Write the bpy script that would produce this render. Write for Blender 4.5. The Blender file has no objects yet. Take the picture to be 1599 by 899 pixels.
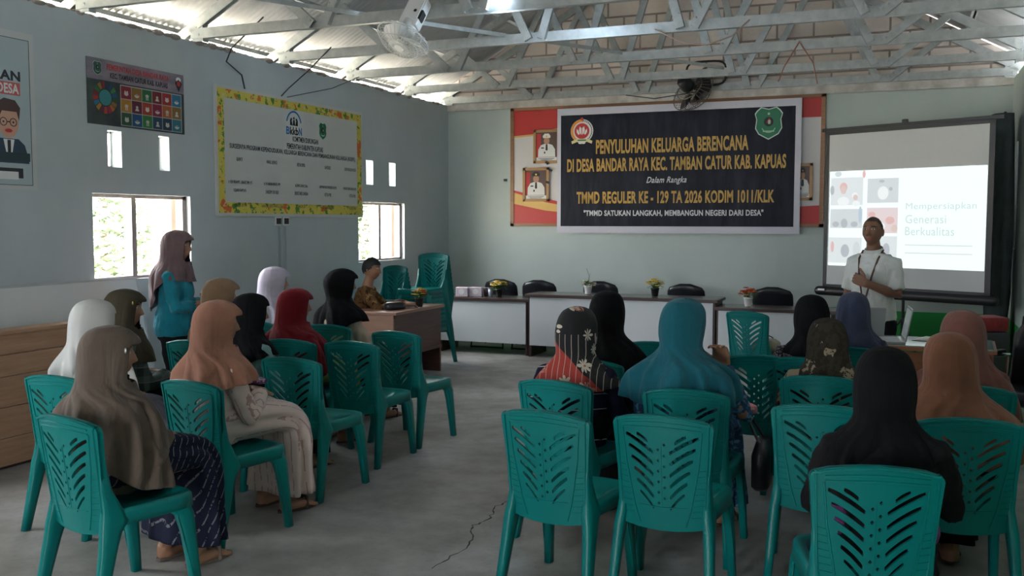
import bpy, bmesh, math, random
from mathutils import Vector, Matrix, noise
random.seed(7)
PI = math.pi
R = math.radians
scene = bpy.context.scene
COL = scene.collection

# ------------------------------------------------------------------ camera, world, lights, exposure
F_PX, YAW, PITCH, ROLL, CAM_H = 1490.5, 0.38914, 0.06912, 0.00121, 1.6
def cam_axes():
    cy, sy = math.cos(YAW), math.sin(YAW)
    f = Vector((-sy*math.cos(PITCH), cy*math.cos(PITCH), -math.sin(PITCH)))
    r = Vector((cy, sy, 0)); u = r.cross(f)
    c, s = math.cos(ROLL), math.sin(ROLL)
    return c*r+s*u, -s*r+c*u, f
cr, cu, cf = cam_axes()
cam_d = bpy.data.cameras.new('camera'); cam = bpy.data.objects.new('camera', cam_d); COL.objects.link(cam)
cam_d.sensor_width = 36.0; cam_d.lens = 36.0*F_PX/1599.0; cam_d.clip_end = 300
cam.matrix_world = Matrix(((cr.x, cu.x, -cf.x, 0), (cr.y, cu.y, -cf.y, 0), (cr.z, cu.z, -cf.z, CAM_H), (0, 0, 0, 1)))
scene.camera = cam
scene.view_settings.view_transform = 'Standard'; scene.view_settings.look = 'None'
scene.view_settings.gamma = 1.0; scene.view_settings.use_curve_mapping = False
scene.view_settings.exposure = 2.2

XL, XR, YB, YF, ZT = -5.84, 1.07, 11.92, -3.0, 3.18      # inner faces of the room
WIN = [(1.74, 2.84, 1.13, 1.82), (5.65, 6.75, 1.13, 1.82), (9.56, 10.66, 1.13, 1.83)]   # left wall windows (y0,y1,z0,z1)
DOOR = (-2.6, -1.7, 0.0, 2.1)     # open double door in the wall behind the camera (x0,x1,z0,z1)

wd = bpy.data.worlds.new('sky'); scene.world = wd; wd.use_nodes = True
bg = wd.node_tree.nodes['Background']; bg.inputs[0].default_value = (0.93, 0.965, 1.0, 1); bg.inputs[1].default_value = 6.2
def portal(name, loc, rot, sx, sy):
    l = bpy.data.lights.new(name, 'AREA'); l.shape = 'RECTANGLE'; l.size = sx; l.size_y = sy; l.cycles.is_portal = True
    o = bpy.data.objects.new(name, l); COL.objects.link(o); o.location = loc; o.rotation_euler = rot
for i, w in enumerate(WIN):
    portal('window_portal', (XL-.16, (w[0]+w[1])/2, (w[2]+w[3])/2), (0, -PI/2, 0), w[3]-w[2], w[1]-w[0])
portal('door_portal', ((DOOR[0]+DOOR[1])/2, YF-.16, 1.12), (PI/2, 0, 0), DOOR[1]-DOOR[0], 2.25)
portal('eave_portal', (XL-.1, 4.5, 3.3), (0, -PI/2, 0), .26, 15)
sun_d = bpy.data.lights.new('sun', 'SUN'); sun_d.energy = 26.0; sun_d.angle = R(1.0); sun_d.color = (1, .96, .88)
sun = bpy.data.objects.new('sun', sun_d); COL.objects.link(sun)
sun.rotation_euler = Vector((-.40, .12, .91)).to_track_quat('Z', 'Y').to_euler()

# ------------------------------------------------------------------ materials
def mat(name, col, rough=.6, metal=0, emit=None, estr=1, alpha=None, sheen=0, spec=None, trans=0):
    m = bpy.data.materials.new(name); m.use_nodes = True
    b = m.node_tree.nodes['Principled BSDF']
    b.inputs['Base Color'].default_value = (*col, 1); b.inputs['Roughness'].default_value = rough
    b.inputs['Metallic'].default_value = metal
    if sheen: b.inputs['Sheen Weight'].default_value = sheen
    if spec is not None: b.inputs['Specular IOR Level'].default_value = spec
    if emit: b.inputs['Emission Color'].default_value = (*emit, 1); b.inputs['Emission Strength'].default_value = estr
    if alpha is not None: b.inputs['Alpha'].default_value = alpha
    if trans: b.inputs['Transmission Weight'].default_value = trans
    return m
class G:                                   # tiny node-graph helper
    def __init__(s, m): s.m = m; s.t = m.node_tree; s.b = s.t.nodes['Principled BSDF']
    def n(s, typ, **kw):
        x = s.t.nodes.new(typ)
        for k, v in kw.items():
            if hasattr(x, k) and not k.startswith('i_'): setattr(x, k, v)
            else: x.inputs[k[2:] if k.startswith('i_') else k].default_value = v
        return x
    def l(s, a, b): s.t.links.new(a, b)
    def co(s, scale=(1, 1, 1), rot=(0, 0, 0)):
        tc = s.n('ShaderNodeTexCoord'); mp = s.n('ShaderNodeMapping'); mp.inputs['Scale'].default_value = scale; mp.inputs['Rotation'].default_value = rot
        s.l(tc.outputs['Object'], mp.inputs[0]); return mp.outputs[0]
    def noise(s, vec, scale, detail=4, rough=.55):
        x = s.n('ShaderNodeTexNoise'); x.inputs['Scale'].default_value = scale; x.inputs['Detail'].default_value = detail; x.inputs['Roughness'].default_value = rough
        s.l(vec, x.inputs['Vector']); return x.outputs['Fac']
    def ramp(s, fac, stops, interp='LINEAR'):
        x = s.n('ShaderNodeValToRGB'); x.color_ramp.interpolation = interp
        el = x.color_ramp.elements
        while len(el) < len(stops): el.new(.5)
        for e, (p, c) in zip(el, stops): e.position = p; e.color = (*c, 1) if len(c) == 3 else c
        s.l(fac, x.inputs[0]); return x.outputs[0]
    def mix(s, fac, a, b, mode='MIX'):
        x = s.n('ShaderNodeMix', data_type='RGBA', blend_type=mode)
        for sock, v in ((x.inputs[0], fac), (x.inputs[6], a), (x.inputs[7], b)):
            if isinstance(v, (int, float)): sock.default_value = v
            elif isinstance(v, tuple): sock.default_value = (*v, 1)
            else: s.l(v, sock)
        return x.outputs[2]
    def math(s, op, a, b=0.0):
        x = s.n('ShaderNodeMath', operation=op)
        for sock, v in ((x.inputs[0], a), (x.inputs[1], b)):
            if isinstance(v, (int, float)): sock.default_value = v
            else: s.l(v, sock)
        return x.outputs[0]
    def sep(s, vec):
        x = s.n('ShaderNodeSeparateXYZ'); s.l(vec, x.inputs[0]); return x.outputs
    def color(s, c): s.l(c, s.b.inputs['Base Color'])
    def rough(s, c): s.l(c, s.b.inputs['Roughness'])
    def bump(s, h, strength=.2, dist=.01):
        x = s.n('ShaderNodeBump'); x.inputs['Strength'].default_value = strength; x.inputs['Distance'].default_value = dist
        s.l(h, x.inputs['Height']); s.l(x.outputs[0], s.b.inputs['Normal'])

def m_paint(name, col, col2, green=None):
    m = mat(name, col, .6); g = G(m); v = g.co()
    n = g.noise(v, 1.3, 6); c = g.ramp(n, [(.35, col2), (.65, col)])
    n2 = g.noise(g.co((1, 1, .15)), 7, 4); c = g.mix(g.math('MULTIPLY', n2, .12), c, (.30, .31, .29))
    if green:
        z = g.sep(v)[2]; c = g.mix(g.math('LESS_THAN', z, .57), c, green)
    g.color(c); g.bump(g.noise(v, 60, 3), .15, .004); return m
M_WALL = m_paint('pale_blue_paint', (.50, .555, .575), (.45, .505, .525))
M_WALLB = m_paint('pale_green_blue_paint', (.50, .57, .54), (.45, .52, .49), (.02, .33, .06))
M_FLOOR = mat('worn_concrete', (.3, .3, .3), .5)
g = G(M_FLOOR); v = g.co(); n1 = g.noise(v, .9, 7, .6); n2 = g.noise(v, 5, 8, .65)
c = g.ramp(n1, [(.34, (.19, .18, .16)), (.5, (.34, .33, .315)), (.64, (.47, .47, .47))]); c = g.mix(g.math('MULTIPLY', g.ramp(n2, [(.42, (0, 0, 0)), (.7, (1, 1, 1))]), .5), c, (.23, .215, .19))
n3 = g.noise(v, 40, 3); c = g.mix(g.math('MULTIPLY', g.math('GREATER_THAN', n3, .68), .35), c, (.10, .10, .09)); g.color(c)
g.rough(g.ramp(n2, [(.3, (.34,)*3), (.7, (.58,)*3)])); g.bump(g.noise(v, 18, 6), .12, .01)
M_BLOCK = mat('limestone_block', (.5, .45, .4), .9); g = G(M_BLOCK)
tc = g.n('ShaderNodeTexCoord'); sp = g.sep(tc.outputs['Object']); cb = g.n('ShaderNodeCombineXYZ'); g.l(sp[0], cb.inputs[0]); g.l(sp[2], cb.inputs[1])
br = g.n('ShaderNodeTexBrick'); g.l(cb.outputs[0], br.inputs['Vector']); br.inputs['Scale'].default_value = 1; br.inputs['Brick Width'].default_value = .42; br.inputs['Row Height'].default_value = .21; br.inputs['Mortar Size'].default_value = .012
br.inputs['Color1'].default_value = (.74, .64, .57, 1); br.inputs['Color2'].default_value = (.62, .54, .48, 1); br.inputs['Mortar'].default_value = (.24, .20, .17, 1)
nn = g.noise(g.co(), 9, 6); g.color(g.mix(g.math('MULTIPLY', nn, .4), br.outputs['Color'], (.50, .44, .39))); g.bump(g.math('ADD', g.math('MULTIPLY', br.outputs['Fac'], -1), nn), .5, .02)
M_BEAM = mat('rough_ring_beam', (.42, .41, .38), .9); g = G(M_BEAM); n = g.noise(g.co(), 6, 7); g.color(g.ramp(n, [(.3, (.40, .37, .33)), (.65, (.62, .60, .56))])); g.bump(n, .5, .03)
M_STEEL = mat('galvanised_steel', (.46, .50, .51), .42, .55); g = G(M_STEEL); n = g.noise(g.co(), 12, 4); g.color(g.ramp(n, [(.3, (.33, .35, .34)), (.7, (.46, .48, .47))]))
M_ROOF = mat('corrugated_zinc', (.42, .44, .46), .7, .0); g = G(M_ROOF); n = g.noise(g.co(), 3, 5); g.color(g.ramp(n, [(.3, (.33, .33, .32)), (.7, (.46, .46, .46))]))
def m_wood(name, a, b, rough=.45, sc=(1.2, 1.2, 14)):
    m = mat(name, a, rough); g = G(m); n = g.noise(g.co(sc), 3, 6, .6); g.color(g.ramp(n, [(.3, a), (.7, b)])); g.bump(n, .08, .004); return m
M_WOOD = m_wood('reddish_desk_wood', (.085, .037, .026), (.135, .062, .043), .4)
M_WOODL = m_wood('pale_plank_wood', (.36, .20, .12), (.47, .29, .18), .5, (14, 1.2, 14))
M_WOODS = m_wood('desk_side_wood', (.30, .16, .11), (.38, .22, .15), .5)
M_WOODF = m_wood('window_wood', (.24, .20, .19), (.36, .31, .29), .6, (6, 6, 1))
M_SHUT = m_wood('shutter_wood', (.45, .28, .22), (.55, .36, .29), .6, (6, 6, 1))
M_WOODO = m_wood('orange_table_wood', (.30, .11, .045), (.38, .15, .065), .4)
M_DKEDGE = mat('dark_brown_edging', (.055, .028, .025), .4)
M_TOP = mat('brown_laminate_top', (.10, .075, .07), .22)
M_LAM = mat('white_laminate', (.66, .69, .72), .35)
M_TEAL = mat('teal_plastic', (.0, .185, .175), .38, spec=.32)
g = G(M_TEAL); g.bump(g.noise(g.co(), 220, 2), .03, .001)
M_BLACK = mat('black_plastic', (.012, .012, .013), .4); M_LEATH = mat('black_leatherette', (.014, .015, .02), .28)
M_WHITE = mat('white_plastic', (.72, .72, .70), .45); M_CHROME = mat('chrome', (.7, .7, .72), .2, 1)
M_GREY = mat('grey_plastic', (.22, .22, .23), .4, .3)
M_SKIN = mat('tan_skin', (.34, .17, .10), .5); M_SKIND = mat('dark_tan_skin', (.22, .105, .065), .5)
for mm in (M_SKIN, M_SKIND): mm.node_tree.nodes['Principled BSDF'].inputs['Subsurface Weight'].default_value = .05; mm.node_tree.nodes['Principled BSDF'].inputs['Subsurface Radius'].default_value = (.01, .005, .003)
M_LIP = mat('lips', (.30, .10, .075), .45); M_EYEW = mat('eye_white', (.65, .62, .58), .3); M_IRIS = mat('dark_iris', (.015, .01, .008), .2); M_BROW = mat('eyebrow_hair', (.03, .02, .015), .8)
M_HAIR = mat('black_hair', (.012, .010, .010), .6)
def fabric(name, col, col2=None, rough=.88, sc=9):
    m = mat(name, col, rough, sheen=.12 if max(col) > .1 else 0, spec=.15); g = G(m); v = g.co(); n = g.noise(v, sc, 5)
    c2 = col2 or tuple(x*.82 for x in col); g.color(g.ramp(n, [(.35, c2), (.65, col)])); 
    vw = g.co((9, 9, 3.2), (.25, .15, 0)); w = g.n('ShaderNodeTexNoise'); w.inputs['Scale'].default_value = 1.0; w.inputs['Detail'].default_value = 3; w.inputs['Distortion'].default_value = 1.2; g.l(vw, w.inputs['Vector'])
    g.bump(g.math('ADD', w.outputs['Fac'], g.math('MULTIPLY', g.noise(v, 320, 2), .02)), .55, .028); return m
def f_stripes(name, base, line, axis=2, freq=60, width=.15, breakup=0, rot=(0, 0, 0)):
    m = mat(name, base, .9, spec=.12); g = G(m); v = g.co((1, 1, 1), rot); s = g.sep(v)[axis]
    fr = g.math('FRACT', g.math('MULTIPLY', s, freq)); k = g.math('LESS_THAN', fr, width)
    if breakup: k = g.math('MULTIPLY', k, g.math('GREATER_THAN', g.noise(v, breakup, 2), .46))
    g.color(g.mix(k, base, line)); return m
def f_blotch(name, base, *layers):
    m = mat(name, base, .9, spec=.12); g = G(m); c = base
    for (col, scale, thr, kind) in layers:
        v = g.co()
        if kind == 'v':
            x = g.n('ShaderNodeTexVoronoi'); x.inputs['Scale'].default_value = scale; g.l(v, x.inputs['Vector']); k = g.math('LESS_THAN', x.outputs['Distance'], thr)
        else: k = g.math('GREATER_THAN', g.noise(v, scale, 5, .6), thr)
        c = g.mix(k, c, col)
    g.color(c); return m

# ------------------------------------------------------------------ object helpers
def tag(o, label=None, cat=None, group=None, kind=None):
    if label: o['label'] = label
    if cat: o['category'] = cat
    if group: o['group'] = group
    if kind: o['kind'] = kind
    return o
def empty(name, loc=(0, 0, 0), rz=0, label=None, cat=None, group=None, kind=None):
    o = bpy.data.objects.new(name, None); COL.objects.link(o); o.empty_display_size = .1
    o.location = loc; o.rotation_euler = (0, 0, rz); return tag(o, label, cat, group, kind)
def link_mesh(name, me, m, parent=None, loc=(0, 0, 0), smooth=False):
    o = bpy.data.objects.new(name, me); COL.objects.link(o)
    if m is not None:
        me.materials.clear()
        for x in (m if isinstance(m, (list, tuple)) else [m]): me.materials.append(x)
    if smooth: me.polygons.foreach_set('use_smooth', [True]*len(me.polygons))
    if parent: o.parent = parent
    o.location = loc; return o
def copy_tree(o, parent=None):
    c = o.copy(); COL.objects.link(c)
    if parent: c.parent = parent
    for ch in list(o.children): copy_tree(ch, c)
    return c
def basis(d):
    d = d.normalized(); a = Vector((0, 0, 1)) if abs(d.z) < .9 else Vector((0, 1, 0))
    x = a.cross(d).normalized(); return x, d.cross(x)
class B:
    def __init__(s): s.bm = bmesh.new(); s.mi = 0
    def face(s, vs):
        try: f = s.bm.faces.new(vs); f.material_index = s.mi; return f
        except ValueError: return None
    def box(s, c, size, rot=None, bev=0):
        hx, hy, hz = [v/2 for v in size]; M = Matrix.Translation(c) @ (rot.to_4x4() if rot else Matrix())
        vs = [s.bm.verts.new(M @ Vector((x*hx, y*hy, z*hz))) for x in (-1, 1) for y in (-1, 1) for z in (-1, 1)]
        fs = [s.face([vs[i] for i in q]) for q in ((0, 1, 3, 2), (4, 6, 7, 5), (0, 4, 5, 1), (2, 3, 7, 6), (0, 2, 6, 4), (1, 5, 7, 3))]
        if bev:
            es = list({e for f in fs for e in f.edges}); r = bmesh.ops.bevel(s.bm, geom=es, offset=bev, segments=2, affect='EDGES', profile=.6)
            for f in r['faces']: f.material_index = s.mi
        return s
    def bar(s, a, b, w, h, up=(0, 0, 1)):      # rectangular bar from a to b, w sideways, h along up
        a, b = Vector(a), Vector(b); d = (b-a); L = d.length; d.normalize(); up = Vector(up)
        x = d.cross(up)
        if x.length < 1e-4: x = d.cross(Vector((0, 1, 0)))
        x.normalize(); u = x.cross(d); return s.box((a+b)/2, (w, L, h), Matrix((x, d, u)).transposed())
    def rings(s, rings, cap0=True, cap1=True, closed=True):
        rv = [[s.bm.verts.new(p) for p in r] for r in rings]
        for a, b in zip(rv, rv[1:]):
            n = len(a)
            for i in range(n if closed else n-1): s.face((a[i], a[(i+1) % n], b[(i+1) % n], b[i]))
        if cap0: s.face(rv[0][::-1])
        if cap1: s.face(rv[-1])
        return s
    def tube(s, pts, rad, n=10, hemi=True):
        pts = [Vector(p) for p in pts]
        if not isinstance(rad, (list, tuple)): rad = [rad]*len(pts)
        tg = [(pts[min(i+1, len(pts)-1)]-pts[max(i-1, 0)]).normalized() for i in range(len(pts))]
        x, y = basis(tg[0]); P, T, Q = list(pts), tg, list(rad)
        seq = []
        if hemi:
            for a in (85, 60, 30): seq.append((pts[0]-tg[0]*rad[0]*math.sin(R(a)), tg[0], rad[0]*math.cos(R(a))))
        seq += list(zip(P, T, Q))
        if hemi:
            for a in (30, 60, 85): seq.append((pts[-1]+tg[-1]*rad[-1]*math.sin(R(a)), tg[-1], rad[-1]*math.cos(R(a))))
        rr = []
        for p, t, r in seq:
            x = (x - t*x.dot(t)).normalized(); y = t.cross(x)
            rr.append([p + (x*math.cos(2*PI*i/n)+y*math.sin(2*PI*i/n))*r for i in range(n)])
        return s.rings(rr)
    def lathe(s, prof, c=(0, 0, 0), n=20, ax='Z'):
        rr = []
        for r, z in prof:
            ring = [Vector((r*math.cos(2*PI*i/n), r*math.sin(2*PI*i/n), z)) for i in range(n)]
            if ax == 'Y': ring = [Vector((q.x, -q.z, q.y)) for q in ring]
            if ax == 'X': ring = [Vector((q.z, q.x, q.y)) for q in ring]
            rr.append([q+Vector(c) for q in ring])
        return s.rings(rr)
    def ell(s, c, r, n=12, rot=None):
        M = Matrix.Translation(c) @ (rot.to_4x4() if rot else Matrix()) @ Matrix.Diagonal((*r, 1))
        q = bmesh.ops.create_uvsphere(s.bm, u_segments=n, v_segments=max(6, n//2+2), radius=1, matrix=M)
        for v in q['verts']:
            for f in v.link_faces: f.material_index = s.mi
        return s
    def flat(s, pts, y=0, th=.0006):           # polygon in local XZ, facing -Y, with a little thickness
        a = [s.bm.verts.new((p[0], y-th, p[1])) for p in pts]; b = [s.bm.verts.new((p[0], y, p[1])) for p in pts]; n = len(a)
        s.face(a); s.face(b[::-1])
        for i in range(n): s.face((a[i], b[i], b[(i+1) % n], a[(i+1) % n]))
        return s
    def rect(s, x0, z0, x1, z1, y=0, th=.0006): return s.flat([(x0, z0), (x1, z0), (x1, z1), (x0, z1)], y, th)
    def disc(s, cx, cz, r, y=0, rz=None, n=28, a0=0, a1=2*PI, ri=0):
        rz = rz or r; full = abs(a1-a0-2*PI) < 1e-6
        if ri:
            k = n
            for i in range(k):
                t0 = a0+(a1-a0)*i/k; t1 = a0+(a1-a0)*(i+1)/k; q = ri/r
                s.flat([(cx+r*math.cos(t0), cz+rz*math.sin(t0)), (cx+r*math.cos(t1), cz+rz*math.sin(t1)), (cx+r*q*math.cos(t1), cz+rz*q*math.sin(t1)), (cx+r*q*math.cos(t0), cz+rz*q*math.sin(t0))], y)
            return s
        pts = [(cx+r*math.cos(a0+(a1-a0)*i/n), cz+rz*math.sin(a0+(a1-a0)*i/n)) for i in range(n if full else n+1)]
        if not full: pts.append((cx, cz))
        return s.flat(pts, y)
    def text(s, body, x0, z0, x1, z1, y=0, bold=.0, keep=False, shear=0):
        me = text_mesh(body, bold, shear); co = [v.co.copy() for v in me.vertices]
        if not co: return s
        ax, bx = min(c.x for c in co), max(c.x for c in co); az, bz = min(c.y for c in co), max(c.y for c in co)
        sx = (x1-x0)/(bx-ax); sz = (z1-z0)/(bz-az)
        if keep: sx = min(sx, sz)
        ox = (x0+x1)/2-(ax+bx)/2*sx
        vs = [s.bm.verts.new((ox+c.x*sx, y-.0004-(.0004 if c.z > 0 else 0), z0+(c.y-az)*sz)) for c in co]
        for p in me.polygons: s.face([vs[i] for i in p.vertices])
        bpy.data.meshes.remove(me); return s
    def mesh(s, name='m', tri=False):
        bmesh.ops.recalc_face_normals(s.bm, faces=s.bm.faces[:])
        me = bpy.data.meshes.new(name); s.bm.to_mesh(me); s.bm.free(); return me
    def obj(s, name, m, parent=None, loc=(0, 0, 0), smooth=False, **tg):
        o = link_mesh(name, s.mesh(name), m, parent, loc, smooth); return tag(o, **tg)
def evaluated(me, mods):
    o = bpy.data.objects.new('tmp', me); COL.objects.link(o)
    for typ, kw in mods:
        md = o.modifiers.new('m', typ)
        for k, v in kw.items(): setattr(md, k, v)
    dg = bpy.context.evaluated_depsgraph_get(); dg.update()
    r = bpy.data.meshes.new_from_object(o.evaluated_get(dg)); bpy.data.objects.remove(o); bpy.data.meshes.remove(me); return r
def text_mesh(body, bold, shear=0):
    c = bpy.data.curves.new('t', 'FONT'); c.body = body; c.size = 1; c.extrude = .01; c.offset = bold; c.resolution_u = 3; c.shear = shear; c.space_character = 1.06
    o = bpy.data.objects.new('t', c); COL.objects.link(o)
    dg = bpy.context.evaluated_depsgraph_get(); dg.update(); me = bpy.data.meshes.new_from_object(o.evaluated_get(dg)); bpy.data.objects.remove(o); bpy.data.curves.remove(c); return me
def fill_mesh(outer, holes, extrude):
    c = bpy.data.curves.new('f', 'CURVE'); c.dimensions = '2D'; c.fill_mode = 'BOTH'; c.extrude = extrude
    for pts in [outer]+holes:
        sp = c.splines.new('POLY'); sp.points.add(len(pts)-1); sp.use_cyclic_u = True
        for i, p in enumerate(pts): sp.points[i].co = (p[0], p[1], 0, 1)
    o = bpy.data.objects.new('f', c); COL.objects.link(o)
    dg = bpy.context.evaluated_depsgraph_get(); dg.update(); me = bpy.data.meshes.new_from_object(o.evaluated_get(dg)); bpy.data.objects.remove(o); bpy.data.curves.remove(c); return me
def wall_cells(b, u0, u1, w0, w1, holes, place):
    us = sorted({u0, u1, *[h[0] for h in holes], *[h[1] for h in holes]}); ws = sorted({w0, w1, *[h[2] for h in holes], *[h[3] for h in holes]})
    for a, c in zip(us, us[1:]):
        run = None
        for d, e in zip(ws, ws[1:]):
            mu, mw = (a+c)/2, (d+e)/2
            solid = not any(h[0] < mu < h[1] and h[2] < mw < h[3] for h in holes)
            if solid: run = (run[0], e) if run else (d, e)
            if not solid and run: place(b, a, c, *run); run = None
        if run: place(b, a, c, *run)

# ------------------------------------------------------------------ the room
VENT = [(5.82, 5.965, 2.03, 2.32), (6.38, 6.505, 2.03, 2.32), (9.74, 9.90, 2.035, 2.32), (10.28, 10.44, 2.035, 2.32)]
b = B(); wall_cells(b, YF, YB+.15, -.05, ZT, WIN+VENT, lambda b, a, c, d, e: b.box((XL-.075, (a+c)/2, (d+e)/2), (.15, c-a, e-d)))
b.obj('wall_left', M_WALL, kind='structure')
b = B(); b.box((XR+.075, (YF+YB)/2, ZT/2-.025), (.15, YB-YF+.3, ZT+.05)); b.obj('wall_right', M_WALLB, kind='structure')
b = B(); b.box(((XL+XR)/2, YB+.075, 1.53), (XR-XL, .15, 3.16)); wb = b.obj('wall_back', M_WALLB, kind='structure')
ROOF = lambda x: 3.48+.55*(x-XL) if x < -2.39 else 3.48+.55*(XR+.0-x)
b = B(); rx = -2.385
b.flat([(XL, 3.11), (XR, 3.11), (XR, 3.44), (rx, 5.36), (XL, 3.44)], 0, .15); b.obj('wall_gable', M_BLOCK, None, (0, YB+.16, 0), kind='structure')
b = B(); b.box(((XL+XR)/2, YB-.005, 3.155), (XR-XL, .05, .10)); b.box(((XL+XR)/2, YB+.01, 3.23), (XR-XL, .06, .06)); b.obj('trim_1', M_BEAM, kind='structure')
b = B(); wall_cells(b, XL-.15, XR+.15, -.05, 3.2, [DOOR], lambda b, a, c, d, e: b.box(((a+c)/2, YF-.075, (d+e)/2), (c-a, .15, e-d)))
b.flat([(XL, 3.2), (XR, 3.2), (XR, 3.44), (rx, 5.36), (XL, 3.44)], YF, .15); b.obj('wall_front', M_WALL, kind='structure')
b = B(); b.box(((XL+XR)/2, (YF+YB)/2, -.05), (XR-XL+.3, YB-YF+.3, .1)); b.obj('floor', M_FLOOR, kind='structure')
# mortar crest along the left wall
b = B()
for i in range(150):
    y = YF+.1*i+random.uniform(-.02, .02); b.ell((XL-.06+random.uniform(-.02, .04), y, ZT+.0), (.07, .07, random.uniform(.012, .032)), 8)
b.obj('trim_2', mat('mortar_crest', (.36, .31, .27), .95), kind='structure')
# floor crack
b = B(); cp = [(-1.99, 3.85), (-1.95, 4.13), (-1.99, 4.32), (-2.06, 4.5), (-2.03, 4.66), (-2.09, 4.83), (-2.04, 5.02), (-1.9, 5.2), (-1.93, 5.5)]
fine = []
for p, q in zip(cp, cp[1:]):
    for k in range(6): t = k/6; fine.append((p[0]+(q[0]-p[0])*t+random.uniform(-.015, .015), p[1]+(q[1]-p[1])*t))
for i, (p, q) in enumerate(zip(fine, fine[1:])):
    w = random.uniform(.002, .006); b.face([b.bm.verts.new((x, y, .0012)) for x, y in ((p[0]-w, p[1]), (p[0]+w, p[1]), (q[0]+w, q[1]), (q[0]-w, q[1]))])
b.obj('floor_crack', mat('crack_shadow', (.07, .065, .06), .95), kind='structure')
# roof: corrugated sheets with purlins
def sheet(x0, x1, n0=260):
    b = B(); y0, y1, n = YF-.5, YB+.7, int((YB-YF+1.2)/.019); lo, hi = [], []
    xs = (x0, (x0+x1)/2, x1); rows = []
    for x in xs:
        z = 3.48+.55*(min(x, 2*rx-x)-XL); rows.append([b.bm.verts.new((x, y0+(y1-y0)*i/n, z+.009*math.sin(2*PI*i/4))) for i in range(n+1)])
    for a, c in zip(rows, rows[1:]):
        for i in range(n): b.face((a[i], a[i+1], c[i+1], c[i]))
    return b
roof = sheet(XL-.95, rx).obj('ceiling', M_ROOF, kind='structure', smooth=True)
link = sheet(rx, XR+.95).obj('roof_sheet', M_ROOF, roof, smooth=True)
for s in (-1, 1):
    for k in range(6):
        x = (XL-.25+.72*k) if s < 0 else (XR+.25-.72*k)
        z = 3.48+.55*((x if s < 0 else 2*rx-x)-XL)-.045
        b = B(); b.box((0, 0, 0), (.035, YB-YF+.8, .05)); b.box((-.02*s, 0, -.022), (.05, YB-YF+.8, .006)); b.obj('purlin', M_STEEL, roof, (x, (YB+YF)/2, z))
# steel roof trusses
def chan(b, a, c, w, h, up=(0, 0, 1)):         # lipped channel: web plate and two flanges
    a, c = Vector(a), Vector(c); d = (c-a).normalized(); x = d.cross(Vector((0, 1, 0))).normalized()
    b.bar(a, c, .003, h, x) if False else None
    b.box((a+c)/2, (w*.0+.004, (c-a).length, h), Matrix((Vector((0, 1, 0)), d, Vector((0, 1, 0)).cross(d))).transposed())
    u = Vector((0, 1, 0)).cross(d)
    for s in (-1, 1): b.box((a+c)/2+u*s*h/2+Vector((0, w/2, 0)), (w, (c-a).length, .004), Matrix((Vector((0, 1, 0)), d, u)).transposed())
    for s in (-1, 1): b.box((a+c)/2+u*s*(h/2-.008)+Vector((0, w, 0)), (.004, (c-a).length, .016), Matrix((Vector((0, 1, 0)), d, u)).transposed())
    return b
NB = [-4.52, -3.10, -1.73, -.27]; ztop = lambda x: 3.335+.55*(min(x, 2*rx-x)-(-5.8))
NT = [-5.15, -3.8, rx, -.98, .40]
def truss():
    t = empty('roof_truss', (0, 0, 0), 0, None, 'truss', 'steel roof trusses')
    chan(B(), (-5.87, 0, 3.25), (1.1, 0, 3.25), .05, .085).obj('bottom_chord', M_STEEL, t)
    chan(B(), (-6.6, 0, ztop(-6.6)), (rx, 0, ztop(rx)), .05, .085).obj('top_chord', M_STEEL, t)
    chan(B(), (rx, 0, ztop(rx)), (1.85, 0, ztop(1.85)), .05, .085).obj('top_chord', M_STEEL, t)
    for i, x in enumerate(NB):
        for q in (NT[i], NT[i+1]):
            b = B(); chan(b, (x+.06*(1 if q > x else -1), -.045, 3.23), (q-.05*(1 if q > x else -1), -.045, ztop(q)-.01), .04, .07)
            for k in (.06, .13): b.ell((x+(q-x)*k*.8+.04*(1 if q > x else -1), -.05, 3.23+(ztop(q)-3.23)*k), (.008, .005, .008), 6)
            b.obj('web', M_STEEL, t)
    for x in (-5.80, 1.03):
        b = B(); b.box((x, .01, 3.265), (.11, .012, .17)); b.box((x-.055, .04, 3.265), (.006, .07, .17)); b.box((x+.055, .04, 3.265), (.006, .07, .17)); b.ell((x-.01, 0, 3.3), (.012, .006, .012), 6); b.ell((x+.02, 0, 3.24), (.012, .006, .012), 6); b.obj('anchor_bracket', M_STEEL, t)
    return t
TY = [(5.57, 'grey steel roof truss cut off by the top edge of the photo'), (6.84, 'grey steel roof truss that carries the white caged fan and the lit lamp'), (8.12, 'grey steel roof truss next behind the one with the lit lamp'),
      (9.38, 'grey steel roof truss with a dangling cable tie, second in front of the black fan'), (10.73, 'grey steel roof truss crossing in front of the black wall fan'), (11.86, 'grey steel roof truss lying against the block gable above the banner')]
t0 = truss()
for i, (y, lab) in enumerate(TY):
    t = t0 if i == 0 else copy_tree(t0); t.location = (0, y, 0); t['label'] = lab
# diagonal wind braces under the left slope
for (p, q, lab) in (((-4.9, 5.6, 3.30), (-1.9, 10.7, 3.30), 'long thin steel brace running diagonally over the left chords under the roof'),):
    b = B(); b.bar(p, q, .04, .012); b.bar((p[0]+.02, p[1], p[2]-.015), (q[0]+.02, q[1], q[2]-.015), .006, .03); tag(b.obj('roof_brace', M_STEEL), lab, 'brace')

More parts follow.
